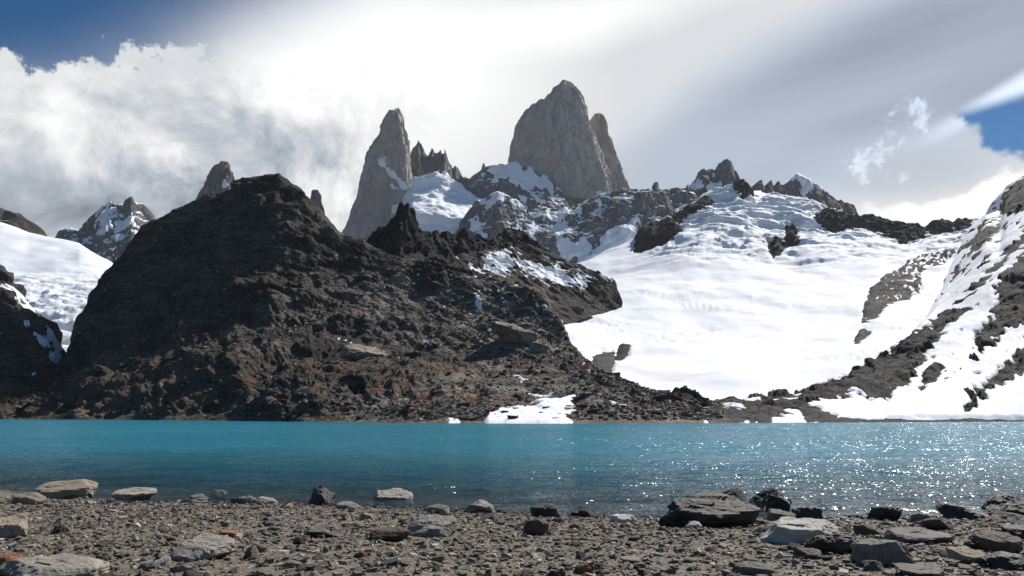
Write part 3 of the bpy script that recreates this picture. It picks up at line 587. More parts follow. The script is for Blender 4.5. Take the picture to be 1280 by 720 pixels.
def tower(name, label, left, right, D, dfac, mat, bot, prof, nth=150, nr=220, amp=9.0, big=130.0, seed=0.0, lean=0.0, snow=(), cracks=9.0):
    """free-standing rock tower lofted from its two outlines; prof = radius around the section (angle deg from right, factor)"""
    top = min(left[0][1], right[0][1]); ys = top + (bot - top) * np.linspace(0, 1, nr)[::-1] ** 1.15
    l = np.asarray(left, float); r = np.asarray(right, float)
    xl = np.interp(ys, l[:, 1], l[:, 0]); xr = np.interp(ys, r[:, 1], r[:, 0]); xr = np.maximum(xr, xl + 0.4)
    A = pix(xl, ys, D); B = pix(xr, ys, D); c = (A + B) / 2; half = (B[:, 0] - A[:, 0]) / 2
    wmax = half.max(); dep = (half * 0.75 + wmax * 0.25 * np.clip(half / (0.25 * wmax), 0, 1)) * dfac
    th = np.linspace(0, 2 * math.pi, nth, endpoint=False)
    a = np.asarray(prof, float); rad = np.interp(np.degrees(th), a[:, 0], a[:, 1])
    P = np.zeros((nr, nth, 3))
    cx = np.cos(th); cy = np.sin(th)
    P[:, :, 0] = c[:, 0:1] + half[:, None] * np.clip(cx * rad, -1, 1)
    P[:, :, 1] = D - dep[:, None] * cy * rad + lean * (c[:, 2:3] - c[:1, 2:3])
    P[:, :, 2] = c[:, 2:3]
    V = P.reshape(-1, 3); sc = np.repeat(np.clip(half / (0.35 * wmax), 0.22, 1), nth)
    dv = np.gradient(P, axis=0); du = np.roll(P, -1, 1) - np.roll(P, 1, 1); N = np.cross(du, dv).reshape(-1, 3); N /= np.linalg.norm(N, axis=1, keepdims=True) + 1e-9
    out = V - np.repeat(np.stack([c[:, 0], np.full(nr, D), c[:, 2]], 1), nth, 0); N *= np.sign((N * out).sum(1, keepdims=True) + 1e-9)
    q = V * np.array([1.0, 1.0, 0.30]) + seed
    h = (crags(q, big, amp) - np.clip(0.22 - np.abs(perlin(V * np.array([1, 1, 0.07]) / 60.0 + seed)), 0, 1) * 4 * cracks - np.clip(0.2 - np.abs(perlin(V * np.array([1, 1, 0.12]) / 24.0 + seed + 9)), 0, 1) * 1.5 * cracks + fbm(V / 30.0, 3) * amp * 0.12) * sc
    VR = V + N * h[:, None]; Fc = grid_faces(nr, nth, True)
    o = mesh_obj(name, VR, Fc, mat, False); tag(o, label, 'mountain', kind='structure')
    if snow:
        px, py = proj(VR); nz = fbm(V / 40.0, 4); s = np.zeros(len(V))
        for w in snow: s = np.maximum(s, np.clip(0.5 + (sdpoly(px, py, w) + nz * 7 - 1.0) / 4.0, 0, 1))
        s *= (V[:, 1] < D + 30); ff = Fc[s[Fc].max(1) > 0.42]
        if len(ff):
            VS = V + N * (h * 0.85 + (s - 0.5) * 8)[:, None]; mesh_obj('snow_cover', VS, ff, M_FAR, True, o)
    return o
tower('granite_tower', 'massive pale granite tower, the tallest summit of the range',
      [(703, 100.3), (698, 106), (693, 112), (688, 119), (681.5, 127), (674, 130.5), (664, 138), (653, 148.5), (646, 162), (642, 174), (638, 190), (636.5, 205), (632, 260)],
      [(704.3, 100.3), (708, 102.5), (714, 107), (718, 112), (721, 117), (727, 127), (731, 138), (734, 150), (742, 170), (752, 196), (760, 220), (763, 233), (766, 260)], 3250, 0.8, M_GRAN, 262,
      [(0, 1.0), (25, 1.02), (48, 1.12), (62, 0.96), (80, 0.98), (105, 1.04), (125, 1.0), (150, 1.06), (180, 1.0), (270, 1.0), (360, 1.0)], nth=190, nr=220, amp=20, seed=2.0,
      snow=[[(742, 240), (750, 235), (758, 240), (750, 244)]])
tower('granite_pillar', 'slim granite pillar leaning on the right flank of the tallest tower',
      [(747.5, 142.5), (744, 144), (741, 147), (738, 151), (737, 154), (736, 170), (740, 200), (742, 260)], [(748.6, 142.5), (752, 144), (755, 148.5), (757, 155), (760, 166), (766, 186), (774, 206), (782, 228), (786, 245), (788, 260)], 3380, 0.9, M_GRAN, 262,
      [(0, 1.0), (40, 1.1), (60, 0.95), (90, 1.0), (130, 1.1), (180, 1.0), (360, 1.0)], nth=100, nr=150, amp=14, big=100, seed=6.0)
tower('granite_spire', 'slender granite spire with a slanting snow ledge above the black pinnacle',
      [(497, 135), (494, 137.5), (491.5, 140), (486, 142.5), (482.5, 149), (479, 156), (474, 167), (468.6, 178), (462, 187), (456, 203), (451, 222), (447, 245), (440, 271), (431, 290), (424, 305)],
      [(498, 134), (501, 137), (503.5, 142), (506, 155), (509, 175), (512, 196), (514, 220), (517, 245), (522, 270), (526, 305)], 2850, 0.75, M_GRAN, 308,
      [(0, 1.0), (30, 1.08), (58, 1.10), (74, 0.94), (95, 1.03), (125, 1.1), (150, 1.02), (180, 1.0), (360, 1.0)], nth=150, nr=200, amp=17, seed=12.0,
      snow=[[(469, 198), (474, 196), (488, 210), (508, 230), (514, 240), (506, 238), (490, 222), (474, 206)], [(474, 215), (480, 218), (500, 240), (496, 240), (482, 226)], [(494, 262), (501, 250), (506, 246), (500, 262)]])
tower('rock_tower', 'dark blunt rock tower poking up behind the hill crest',
      [(279, 203.5), (276, 205), (275, 209), (269, 210), (266, 216), (263, 220), (258, 232), (250, 250), (240, 275)], [(286, 203.5), (288.5, 206), (289, 211), (292, 214), (294, 228), (297, 250), (302, 275)], 2700, 0.9, M_GREY, 278,
      [(0, 1.0), (45, 1.12), (70, 0.92), (110, 1.08), (180, 1.0), (360, 1.0)], nth=90, nr=110, amp=14, big=90, seed=18.0, snow=[[(276, 228), (286, 218), (284, 236), (272, 242)]])
tower('rock_tower', 'small rock tooth showing behind the right end of the hill crest',
      [(393, 238), (389, 241), (386, 250), (382, 280)], [(398, 238), (402, 244), (405, 262), (408, 280)], 2700, 0.9, M_GREY, 282, [(0, 1.0), (60, 1.08), (120, 0.96), (180, 1.0), (360, 1.0)], nth=50, nr=60, amp=7, big=70, seed=23.0)
tower('rock_tower', 'tiny far rock needle in the gap between the granite towers',
      [(604, 204), (602, 209), (600, 216), (597, 232)], [(605.5, 204), (607, 210), (609, 218), (612, 232)], 3400, 0.9, M_GREY, 234, [(0, 1.0), (180, 1.0), (360, 1.0)], nth=36, nr=40, amp=4, big=50, seed=29.0)

# ------------------------------------------------------------------ beach, lake
WL = [(-400, 604), (0, 611), (60, 618), (130, 624), (230, 627), (330, 628), (430, 632), (520, 635), (640, 641), (760, 646), (830, 648), (1000, 648), (1130, 646), (1280, 645), (1700, 640)]
wl = []
for p, y in WL:
    x, yy, z = ray(p, y); D = -CAMZ * yy / z; wl.append((x * D / yy, D))
wl = np.array(wl)
def Dw(x): return np.interp(x, wl[:, 0], wl[:, 1])
def ground_z(x, y, detail=True):
    x = np.asarray(x, float); y = np.asarray(y, float); d = Dw(x) - y
    q = np.stack([x, y, np.zeros_like(x)], -1).reshape(-1, 3)
    wob = fbm(q / 3.1 + 4, 3).reshape(x.shape)
    z = np.where(d > 0, d * 0.058, d * 0.10); z = z + wob * 0.035 * np.clip(np.abs(d) / 2.0, 0.15, 1)
    if detail: z = z + fbm(q / 0.35, 4).reshape(x.shape) * 0.018
    return z
def ground_hit(px, py):
    x, y, z = ray(px, py); lo, hi = 3.0, 60.0
    for _ in range(40):
        m = (lo + hi) / 2; zz = CAMZ + z / y * m
        if zz > float(ground_z(np.array([x / y * m]), np.array([m]), False)[0]): lo = m
        else: hi = m
    return x / y * lo, lo

def gravel_mat(name, base=True):
    m, N = new_mat(name); co = N.n('ShaderNodeTexCoord').outputs['Object']
    v = N.n('ShaderNodeTexVoronoi', dict(feature='F1'), Vector=co, Scale=22.0, Randomness=1.0)
    v2 = N.n('ShaderNodeTexVoronoi', dict(feature='F1'), Vector=co, Scale=60.0)
    s = N.n('ShaderNodeSeparateColor', None, Color=v.outputs['Color'])
    c = N.mix(s.outputs[0], (0.085, 0.074, 0.059), (0.200, 0.176, 0.142)); c = N.mix(N.sm(s.outputs[1], 0.86, 0.95), c, (0.30, 0.27, 0.235)); c = N.mix(N.sm(s.outputs[2], 0.90, 0.97), c, (0.16, 0.075, 0.04))
    c = N.mix(N.m('MULTIPLY', N.sm(N.noise(co, 0.9, 5, 0.6), 0.45, 0.65), 0.45), c, (0.085, 0.075, 0.063))
    wet = N.n('ShaderNodeAttribute', dict(attribute_name='wet')).outputs['Fac']
    c = N.mix(wet, c, N.vm('SCALE', c, 0.38))
    hgt = N.m('ADD', N.m('MULTIPLY', v.outputs['Distance'], -0.7), N.m('MULTIPLY', v2.outputs['Distance'], -0.3))
    b = N.n('ShaderNodeBump', None, Strength=1.0, Distance=0.03, Height=hgt)
    p = N.n('ShaderNodeBsdfPrincipled', None, Base_Color=c, Roughness=N.mixf(wet, 0.85, 0.45), Normal=b); p.inputs['Specular IOR Level'].default_value = 0.25
    finish(N, p); return m
def stone_mat(name, ca, cb, cc, bands=0.0, gloss=0.8):
    m, N = new_mat(name); co = N.n('ShaderNodeTexCoord').outputs['Object']
    rnd = N.n('ShaderNodeObjectInfo').outputs['Random']; off = N.vm('ADD', co, N.n('ShaderNodeCombineXYZ', None, X=N.m('MULTIPLY', rnd, 40.0), Y=0.0, Z=0.0))
    n1 = N.noise(off, 3.0, 7, 0.62, 0.4); n2 = N.noise(off, 17.0, 6, 0.68); n3 = N.noise(N.n('ShaderNodeMapping', None, Vector=off, Rotation=(0.25, 0.15, 0), Scale=(1.0, 1.0, 9.0)), 2.2, 5, 0.6, 0.5)
    c = N.mix(N.sm(n1, 0.35, 0.65), ca, cb); c = N.mix(N.sm(n2, 0.52, 0.70), c, cc)
    if bands: c = N.mix(N.m('MULTIPLY', N.sm(n3, 0.5, 0.62), bands), c, cc)
    c = N.mix(1.0, c, N.mix(rnd, (0.8, 0.8, 0.8), (1.15, 1.12, 1.08)), 'MULTIPLY')
    hgt = N.m('MULTIPLY_ADD', n3, 0.8 if bands else 0.15, N.m('MULTIPLY_ADD', n2, 0.5, n1))
    b = N.n('ShaderNodeBump', None, Strength=0.8, Distance=0.05, Height=hgt)
    p = N.n('ShaderNodeBsdfPrincipled', None, Base_Color=c, Roughness=gloss, Normal=b); p.inputs['Specular IOR Level'].default_value = 0.3
    finish(N, p); return m
M_GRAVEL = gravel_mat('beach_gravel')
ST = {'tan': stone_mat('tan_stone', (0.21, 0.175, 0.135), (0.28, 0.24, 0.19), (0.13, 0.11, 0.09)),
      'pale': stone_mat('pale_stone', (0.48, 0.455, 0.40), (0.60, 0.57, 0.51), (0.34, 0.31, 0.27), 0.6),
      'grey': stone_mat('grey_stone', (0.120, 0.112, 0.102), (0.18, 0.168, 0.150), (0.07, 0.066, 0.061)),
      'light': stone_mat('light_grey_stone', (0.26, 0.24, 0.205), (0.34, 0.312, 0.268), (0.14, 0.128, 0.112), 0.4),
      'dark': stone_mat('dark_stone', (0.036, 0.033, 0.031), (0.060, 0.056, 0.052), (0.022, 0.020, 0.020), 0.3, 0.6),
      'brown': stone_mat('brown_stone', (0.085, 0.066, 0.050), (0.125, 0.098, 0.074), (0.048, 0.039, 0.032), 0.3),
      'rust': stone_mat('rust_stone', (0.20, 0.085, 0.045), (0.27, 0.13, 0.075), (0.11, 0.055, 0.035))}

def wetness(x, y):
    q = np.stack([x, y, np.zeros_like(x)], -1).reshape(-1, 3)
    return smooth01(1 - (Dw(x.ravel()) - y.ravel() + fbm(q / 1.7 + 2, 3) * 0.6) / 1.1)

def beach():
    xs = np.concatenate([np.linspace(-120, -22, 20)[:-1], np.linspace(-22, 22, 320), np.linspace(22, 120, 20)[1:]])
    ys = np.concatenate([np.linspace(-60, 6, 20)[:-1], np.geomspace(6, 30, 180), np.linspace(30, 120, 20)[1:]])
    X, Y = np.meshgrid(xs, ys); Z = ground_z(X, Y)
    V = np.stack([X, Y, np.maximum(Z, -9)], -1).reshape(-1, 3)
    tag(mesh_obj('beach', V, grid_faces(len(ys), len(xs)), M_GRAVEL, True, None, {'wet': wetness(X, Y)}), 'gravel lake beach strewn with stones', 'beach', kind='structure')
beach()

def lake():
    m, N = new_mat('glacial_water'); co = N.n('ShaderNodeTexCoord').outputs['Object']
    dep = N.n('ShaderNodeAttribute', dict(attribute_name='offshore')).outputs['Fac']
    def slopes(scale, k, detail, mapscale):
        mp = N.n('ShaderNodeMapping', None, Vector=co, Rotation=(0, 0, R(-12)), Scale=mapscale)
        c = N.noise(mp, scale, detail, 0.6, 0.2, 1); return N.vm('SCALE', N.vm('SUBTRACT', c, (0.5, 0.5, 0.5)), k)
    s = N.vm('ADD', slopes(2.6, 2.0, 3, (0.6, 1.0, 1.0)), slopes(0.55, 1.9, 2, (0.5, 1.0, 1.0)))
    s = N.vm('ADD', s, slopes(0.03, 0.10, 2, (0.5, 1.0, 1.0)))
    # facets of short steep wavelets; tilts shaped to throw sun glints, cells enlarged with distance
    def wavelets(mapscale, k):
        mp = N.n('ShaderNodeMapping', None, Vector=N.vm('ADD', co, N.vm('SCALE', N.noise(co, 1.3, 2, 0.5, 0, 1), 0.5)), Scale=mapscale)
        v = N.n('ShaderNodeTexVoronoi', dict(voronoi_dimensions='2D', feature='F1'), Vector=mp, Scale=1.0).outputs['Color']
        v = N.vm('SUBTRACT', v, (0.5, 0.5, 0.5)); return N.vm('SCALE', N.vm('MULTIPLY', v, N.vm('MULTIPLY', v, v)), k)
    w1 = wavelets((18.0, 12.0, 1), 5.2); w2 = wavelets((7.0, 2.4, 1), 5.2); w3 = wavelets((3.4, 0.62, 1), 5.0)
    ysep = N.n('ShaderNodeSeparateXYZ', None, Vector=co).outputs[1]
    wv = N.mix(N.sm(ysep, 34.0, 60.0), w1, w2); wv = N.mix(N.sm(ysep, 80.0, 130.0), wv, w3)
    s = N.vm('ADD', N.vm('SCALE', s, 0.85), wv)
    # gusts roughen some stretches more than others
    gust = N.sm(N.noise(N.n('ShaderNodeMapping', None, Vector=co, Scale=(0.3, 1.0, 1.0)), 0.05, 4, 0.55), 0.3, 0.7, 0.65, 1.1)
    s = N.vm('SCALE', s, gust)
    nv = N.vm('NORMALIZE', N.vm('ADD', N.vm('MULTIPLY', s, (1.0, 1.0, 0.0)), (0.0, 0.0, 1.0)))
    fr = N.n('ShaderNodeFresnel', None, IOR=1.33, Normal=nv)
    teal = N.mix(N.sm(N.noise(co, 0.02, 4, 0.5), 0.3, 0.7), (0.006, 0.112, 0.168), (0.009, 0.145, 0.208))
    body = N.n('ShaderNodeMixShader', None, Fac=N.sm(dep, 0.5, 42.0, 0.0, 1.0, 'LINEAR'))
    tr = N.n('ShaderNodeBsdfTransparent', None, Color=(0.62, 0.72, 0.72)); di = N.n('ShaderNodeBsdfDiffuse', None, Color=teal)
    f2 = N.n('ShaderNodeMath', dict(operation='POWER'), i0=N.sm(dep, 0.0, 34.0, 0.03, 1.0, 'LINEAR'), i1=0.8)
    N.t.links.new(f2.outputs[0], body.inputs[0]); N.t.links.new(tr.outputs[0], body.inputs[1]); N.t.links.new(di.outputs[0], body.inputs[2])
    gl = N.n('ShaderNodeBsdfGlossy', None, Color=(0.92, 0.95, 1.0), Roughness=0.17, Normal=nv)
    mx_ = N.n('ShaderNodeMixShader'); N.t.links.new(N.m('MULTIPLY', fr.outputs[0], 0.54), mx_.inputs[0]); N.t.links.new(body.outputs[0], mx_.inputs[1]); N.t.links.new(gl.outputs[0], mx_.inputs[2])
    finish(N, mx_)
    xs = np.concatenate([np.linspace(-1200, -40, 40)[:-1], np.linspace(-40, 40, 81), np.linspace(40, 1200, 40)[1:]])
    ys = np.concatenate([np.linspace(8, 40, 81), np.linspace(40, 760, 60)[1:]])
    X, Y = np.meshgrid(xs, ys); V = np.stack([X, Y, np.zeros_like(X)], -1).reshape(-1, 3)
    o = mesh_obj('lake', V, grid_faces(len(ys), len(xs)), m, True, None, {'offshore': np.clip(Y - Dw(X), 0, 100).ravel()})
    tag(o, 'turquoise glacial lake glittering in the sun', 'lake', kind='structure')
lake()

# ------------------------------------------------------------------ boulders and stones
def ico(sub):
    import bmesh
    bm = bmesh.new(); bmesh.ops.create_icosphere(bm, subdivisions=sub, radius=1.0)
    V = np.array([v.co[:] for v in bm.verts]); Fc = np.array([[v.index for v in f.verts] for f in bm.faces]); bm.free(); return V, Fc
ICO = {k: ico(k) for k in (3, 4, 5)}
ring = lambda z, a0: [(0.87 * math.cos(a0 + k * math.pi / 2), 0.87 * math.sin(a0 + k * math.pi / 2), z) for k in range(4)]
ICO[1] = (np.array(ring(-0.5, 0.0) + ring(0.5, math.pi / 4)), np.array([(k, (k + 1) % 4, 4 + k) for k in range(4)] + [((k + 1) % 4, 4 + (k + 1) % 4, 4 + k) for k in range(4)] + [(0, 2, 1), (0, 3, 2), (4, 5, 6), (4, 6, 7)]))
def rock_shape(sub, seed, planes=14, rough=0.10, peak=False, slab=False):
    V, Fc = ICO[sub]; r = np.random.default_rng(seed); d = np.sign(V) * np.abs(V) ** 0.78; bx = d
    n = r.normal(size=(planes, 3)); n[0] = (r.normal(0, .28), r.uniform(-.4, .15), 1.0); n /= np.linalg.norm(n, axis=1, keepdims=True); off = r.uniform(0.52, 0.95, planes); off[0] = r.uniform(0.5, 0.78)
    if slab: n[0] = (r.normal(0, .12), -0.32, 0.94); n[0] /= np.linalg.norm(n[0]); off[0] = 0.40
    if peak: n[0] = (0.75, -0.2, 0.62); n[1] = (-0.7, -0.25, 0.66); off[:2] = 0.55
    dt = np.maximum(d @ n.T, 1e-3); rad = np.minimum((off / dt).min(1), 1.0)     # a ball cut by random planes
    V = d * rad[:, None]
    if sub > 1:
        q = V.astype(np.float32) * 1.0 + seed * 3.7
        V = V + d * (facets(q * 2.2, 1.5) * rough * 0.9 + fbm(q * 1.6, 4) * rough * 0.55 + (facets(q * 6.5, 1.4) * rough * 0.35 if sub > 3 else 0))[:, None]
    lo, hi = V.min(0), V.max(0); V = (V - (lo + hi) / 2) / (hi - lo) * 2
    return V, Fc
BOULDERS = [  # px centre, py base, width px, height px, depth factor, stone, rotation, label
 (84, 626, 74, 25, .8, 'tan', 3, 'large rounded tan boulder at the water edge beside an ochre stone'),
 (36, 632, 40, 15, .8, 'tan', 11, 'ochre rounded stone beside the large tan boulder'),
 (166, 628, 54, 17, .8, 'light', 5, 'pale low boulder at the water edge next to the large tan boulder'),
 (8, 676, 62, 32, .8, 'tan', 8, 'bulky tan boulder half out of the picture on the gravel'),
 (251, 704, 80, 31, .7, 'light', 14, 'light grey cracked boulder lying alone on the open gravel'),
 (66, 730, 130, 30, .7, 'light', 2, 'broad flat pale slab below the cracked grey boulder'),
 (8, 704, 36, 9, .7, 'rust', 9, 'flat orange-red stone above the broad pale slab'),
 (245, 629, 28, 11, .9, 'grey', 21, 'small grey rock at the waterline, left of a dark lump'),
 (273, 627, 24, 12, .9, 'brown', 22, 'small dark brown lump at the waterline'),
 (305, 631, 36, 12, .8, 'grey', 23, 'low grey rock at the waterline beside a tan stone'),
 (332, 632, 28, 11, .8, 'tan', 24, 'small tan stone at the waterline beside a low grey rock'),
 (401, 634, 36, 22, .9, 'dark', 25, 'dark round boulder standing at the water edge'),
 (435, 638, 32, 10, .8, 'grey', 26, 'flat grey stone right of the dark round boulder'),
 (491, 635, 54, 23, .8, 'light', 27, 'fractured pale boulder with dark cracks at the water edge'),
 (546, 643, 34, 12, .8, 'grey', 28, 'low grey stone between the fractured boulder and the grey dome'),
 (600, 643, 36, 17, .9, 'light', 29, 'smooth grey dome-shaped stone at the water edge'),
 (682, 648, 40, 15, .9, 'dark', 30, 'dark brown humped rock at the waterline'),
 (726, 647, 26, 11, .9, 'dark', 31, 'small black speckled rock at the waterline'),
 (539, 674, 62, 28, .7, 'light', 32, 'pale wedge-shaped slab tilted up on the gravel'),
 (488, 678, 52, 13, .7, 'brown', 33, 'flat brown slab beside the pale wedge'),
 (404, 674, 52, 17, .7, 'grey', 34, 'blue-grey wedge of rock lying on the gravel'),
 (313, 702, 22, 17, .9, 'brown', 35, 'small pointed brown stone beside the cracked grey boulder'),
 (72, 669, 20, 11, .9, 'dark', 36, 'small angular black stone near the bulky tan boulder'),
 (779, 655, 32, 11, .8, 'pale', 37, 'small pale stone at the waterline left of the big black boulder'),
 (672, 672, 38, 20, .8, 'brown', 38, 'broken dark brown rock on the gravel below the humped rock'),
 (278, 674, 34, 10, .8, 'rust', 39, 'flat red-brown stone behind the cracked grey boulder'),
 (884, 664, 122, 40, .6, 'dark', 40, 'big long black boulder at the water edge'),
 (911, 645, 52, 30, .8, 'brown', 41, 'brown boulder leaning behind the big black boulder'),
 (964, 650, 58, 34, .8, 'dark', 42, 'pointed dark boulder beside the big black boulder'),
 (976, 653, 38, 15, .8, 'grey', 43, 'small grey rock in front of the pointed dark boulder'),
 (1007, 650, 38, 14, .8, 'dark', 44, 'low black rock right of the pointed dark boulder'),
 (1038, 641, 30, 15, .9, 'dark', 45, 'lone black rock standing in the shallow water'),
 (1000, 684, 104, 34, .6, 'pale', 46, 'white layered slab on the gravel, the brightest rock'),
 (1042, 695, 66, 24, .7, 'dark', 47, 'black rock under the end of the white slab'),
 (1102, 711, 70, 35, .7, 'grey', 48, 'dark grey blocky rock beside the black rock'),
 (940, 720, 48, 15, .8, 'grey', 49, 'grey wedge-shaped stone below the white slab'),
 (1107, 652, 44, 16, .8, 'dark', 50, 'flat black rock at the waterline near a grey lump'),
 (1152, 655, 38, 13, .8, 'grey', 51, 'small grey lump at the waterline'),
 (1204, 635, 70, 27, .8, 'brown', 52, 'tan-topped overhanging boulder standing in the water'),
 (1204, 651, 58, 17, .8, 'dark', 53, 'low black rock in front of the overhanging boulder'),
 (1260, 648, 74, 25, .8, 'dark', 54, 'black pointed boulder beside the overhanging boulder'),
 (1264, 654, 50, 12, .8, 'grey', 55, 'low grey stone at the foot of the black pointed boulder'),
 (1150, 682, 76, 19, .7, 'grey', 56, 'half-buried grey slab sloping into the gravel'),
 (1208, 707, 46, 21, .8, 'tan', 57, 'pinkish tan wedge stone among dark rocks'),
 (1250, 694, 52, 23, .8, 'brown', 58, 'brown-grey rounded rock behind the tan wedge stone'),
 (1272, 677, 46, 17, .8, 'dark', 59, 'dark rock behind the brown-grey rounded rock'),
 (1222, 688, 34, 13, .8, 'dark', 60, 'small black rock touching the brown-grey rounded rock'),
 (1258, 714, 62, 18, .8, 'dark', 61, 'flat black rock in front of the brown-grey rounded rock'),
 (1150, 724, 64, 14, .8, 'grey', 62, 'flat grey slab below the dark grey blocky rock'),
 (868, 662, 22, 10, .9, 'pale', 63, 'small white stone lying against the big black boulder'),
 (1085, 672, 40, 13, .8, 'brown', 64, 'low brown stone between the white slab and the half-buried slab'),
 (1010, 700, 34, 12, .8, 'brown', 65, 'low brown stone below the white slab'),
 (1175, 664, 40, 13, .8, 'brown', 66, 'brown stone above the half-buried grey slab')]
TAKEN = []; MARK = {}
for px, py, w, hgt, df, kind, seed, lab in BOULDERS:
    x, y = ground_hit(px, py - hgt * 0.12); ry = ray(px, py)[1]; mpp = y / ry / F
    W = w * mpp * 1.06; H = hgt * mpp * (1.0 if kind in ('dark', 'brown') else 0.82); Dp = W * df
    V, Fc = rock_shape(5 if w > 40 else 4, seed, 13, 0.085, seed in (42, 54, 35), seed in (46, 14, 2, 32, 34, 56, 57, 40, 3, 5, 8, 62, 49)); V[:, :2] *= (1 + 0.12 * np.clip(0.15 - V[:, 2:3], 0, 0.8))
    a = (seed * 0.61) % 0.5 - 0.25; c, s_ = math.cos(a), math.sin(a); V = V @ np.array([[c, s_, 0], [-s_, c, 0], [0, 0, 1]])
    V = V / np.abs(V).max(0); bury = 0.33
    y2 = y + Dp * 0.30
    zb = float(ground_z(np.array([x]), np.array([y]), False)[0]); zc = zb + H * (1 - bury) - H / (1 + bury) * 0.0
    Vw = V * np.array([W / 2, Dp / 2, H / (2 * (1 - bury) + 0.0)])
    o = mesh_obj('boulder', Vw, Fc, ST[kind], False); hz = H / (2 * (1 - bury))
    xx = x * (y2 / y); o.location = (xx, y2, zb + H - hz)
    tag(o, lab, 'boulder'); TAKEN.append((xx, y2, max(W, Dp) * 0.5)); MARK[seed] = (xx, y2)

# loose stones: built once per shape, copied one by one
protos = {}
SMALL = {'tan': ('small tan stone lying loose in the beach gravel', 'loose tan stones on the beach'), 'light': ('small light grey stone lying loose in the beach gravel', 'loose light grey stones on the beach'),
         'grey': ('small mid-grey stone lying loose in the beach gravel', 'loose mid-grey stones on the beach'), 'dark': ('small blackish stone lying loose in the beach gravel', 'loose blackish stones on the beach'),
         'brown': ('small brown stone lying loose in the beach gravel', 'loose brown stones on the beach'), 'rust': ('small rust-red stone lying loose in the beach gravel', 'loose rust-red stones on the beach'), 'pale': ('small whitish stone lying loose in the beach gravel', 'loose whitish stones on the beach')}
rs = np.random.default_rng(21); kinds = ['grey', 'brown', 'light', 'tan', 'dark', 'rust', 'pale']; pk = [0.26, 0.24, 0.16, 0.12, 0.11, 0.05, 0.06]
for k in kinds:
    for v in range(3):
        V, Fc = rock_shape(3, 200 + v + 10 * kinds.index(k), 12, 0.10)
        me = bpy.data.meshes.new('stone'); me.from_pydata(V.tolist(), [], Fc.tolist()); me.materials.append(ST[k]); protos[(k, v)] = me
n = 0; tries = 0; LOOSE = []
while n < 270 and tries < 6000:
    tries += 1
    px = rs.uniform(-30, 1310); lim = np.interp(px, [p for p, _ in WL], [q for _, q in WL]); py = lim - 3 + (rs.random() ** 1.25) * (728 - lim)
    x, y = ground_hit(px, py); big = rs.lognormal(-0.1, 0.45); W = float(np.clip(0.17 * big, 0.13, 0.45)) * (1.15 if px > 900 else 1.0)
    if any((x - a) ** 2 + (y - b) ** 2 < (r + W * 0.35) ** 2 for a, b, r in TAKEN): continue
    TAKEN.append((x, y, W * 0.5)); k = rs.choice(kinds, p=pk)
    o = bpy.data.objects.new('stone', protos[(k, int(rs.integers(3)))]); COL.objects.link(o)
    hz = W * rs.uniform(0.16, 0.34); zb = float(ground_z(np.array([x]), np.array([y]), False)[0])
    o.scale = (W / 2, W * rs.uniform(0.55, 0.95) / 2, hz); o.rotation_euler = (rs.normal(0, .18), rs.normal(0, .18), rs.uniform(0, 6.28)); o.location = (x, y, zb + hz * 0.35)
    tag(o, SMALL[k][0], 'stone', SMALL[k][1]); LOOSE.append((o, k, x, y)); n += 1

NEAR = {3: 'large rounded tan boulder', 5: 'pale low boulder', 8: 'bulky tan boulder', 14: 'cracked light grey boulder', 2: 'broad flat pale slab', 25: 'dark round boulder', 27: 'fractured pale boulder', 29: 'grey dome-shaped stone', 30: 'dark humped rock',
        32: 'pale wedge-shaped slab', 34: 'blue-grey wedge', 38: 'broken dark brown rock', 40: 'big long black boulder', 42: 'pointed dark boulder', 46: 'white layered slab', 48: 'dark grey blocky rock', 49: 'grey wedge-shaped stone', 50: 'flat black waterline rock', 52: 'overhanging boulder in the water',
        54: 'black pointed boulder', 56: 'half-buried grey slab', 57: 'pinkish tan wedge stone', 58: 'brown-grey rounded rock'}
HUE = {'tan': 'tan', 'light': 'light grey', 'grey': 'mid-grey', 'dark': 'blackish', 'brown': 'brown', 'rust': 'rust-red', 'pale': 'whitish'}
RANK = ['closest', 'second closest', 'third closest', 'fourth closest', 'fifth closest', 'sixth closest', 'seventh closest', 'eighth closest', 'ninth closest', 'tenth closest']
sets = {}
for o, k, x, y in LOOSE:
    d, mk = min(((x - MARK[m][0]) ** 2 + (y - MARK[m][1]) ** 2, m) for m in NEAR); sets.setdefault((k, mk), []).append((d, o))
for (k, mk), lst in sets.items():
    for i, (d, o) in enumerate(sorted(lst, key=lambda q: q[0])):
        o['label'] = 'small %s stone lying %s of its colour to the %s' % (HUE[k], RANK[min(i, 9)], NEAR[mk])

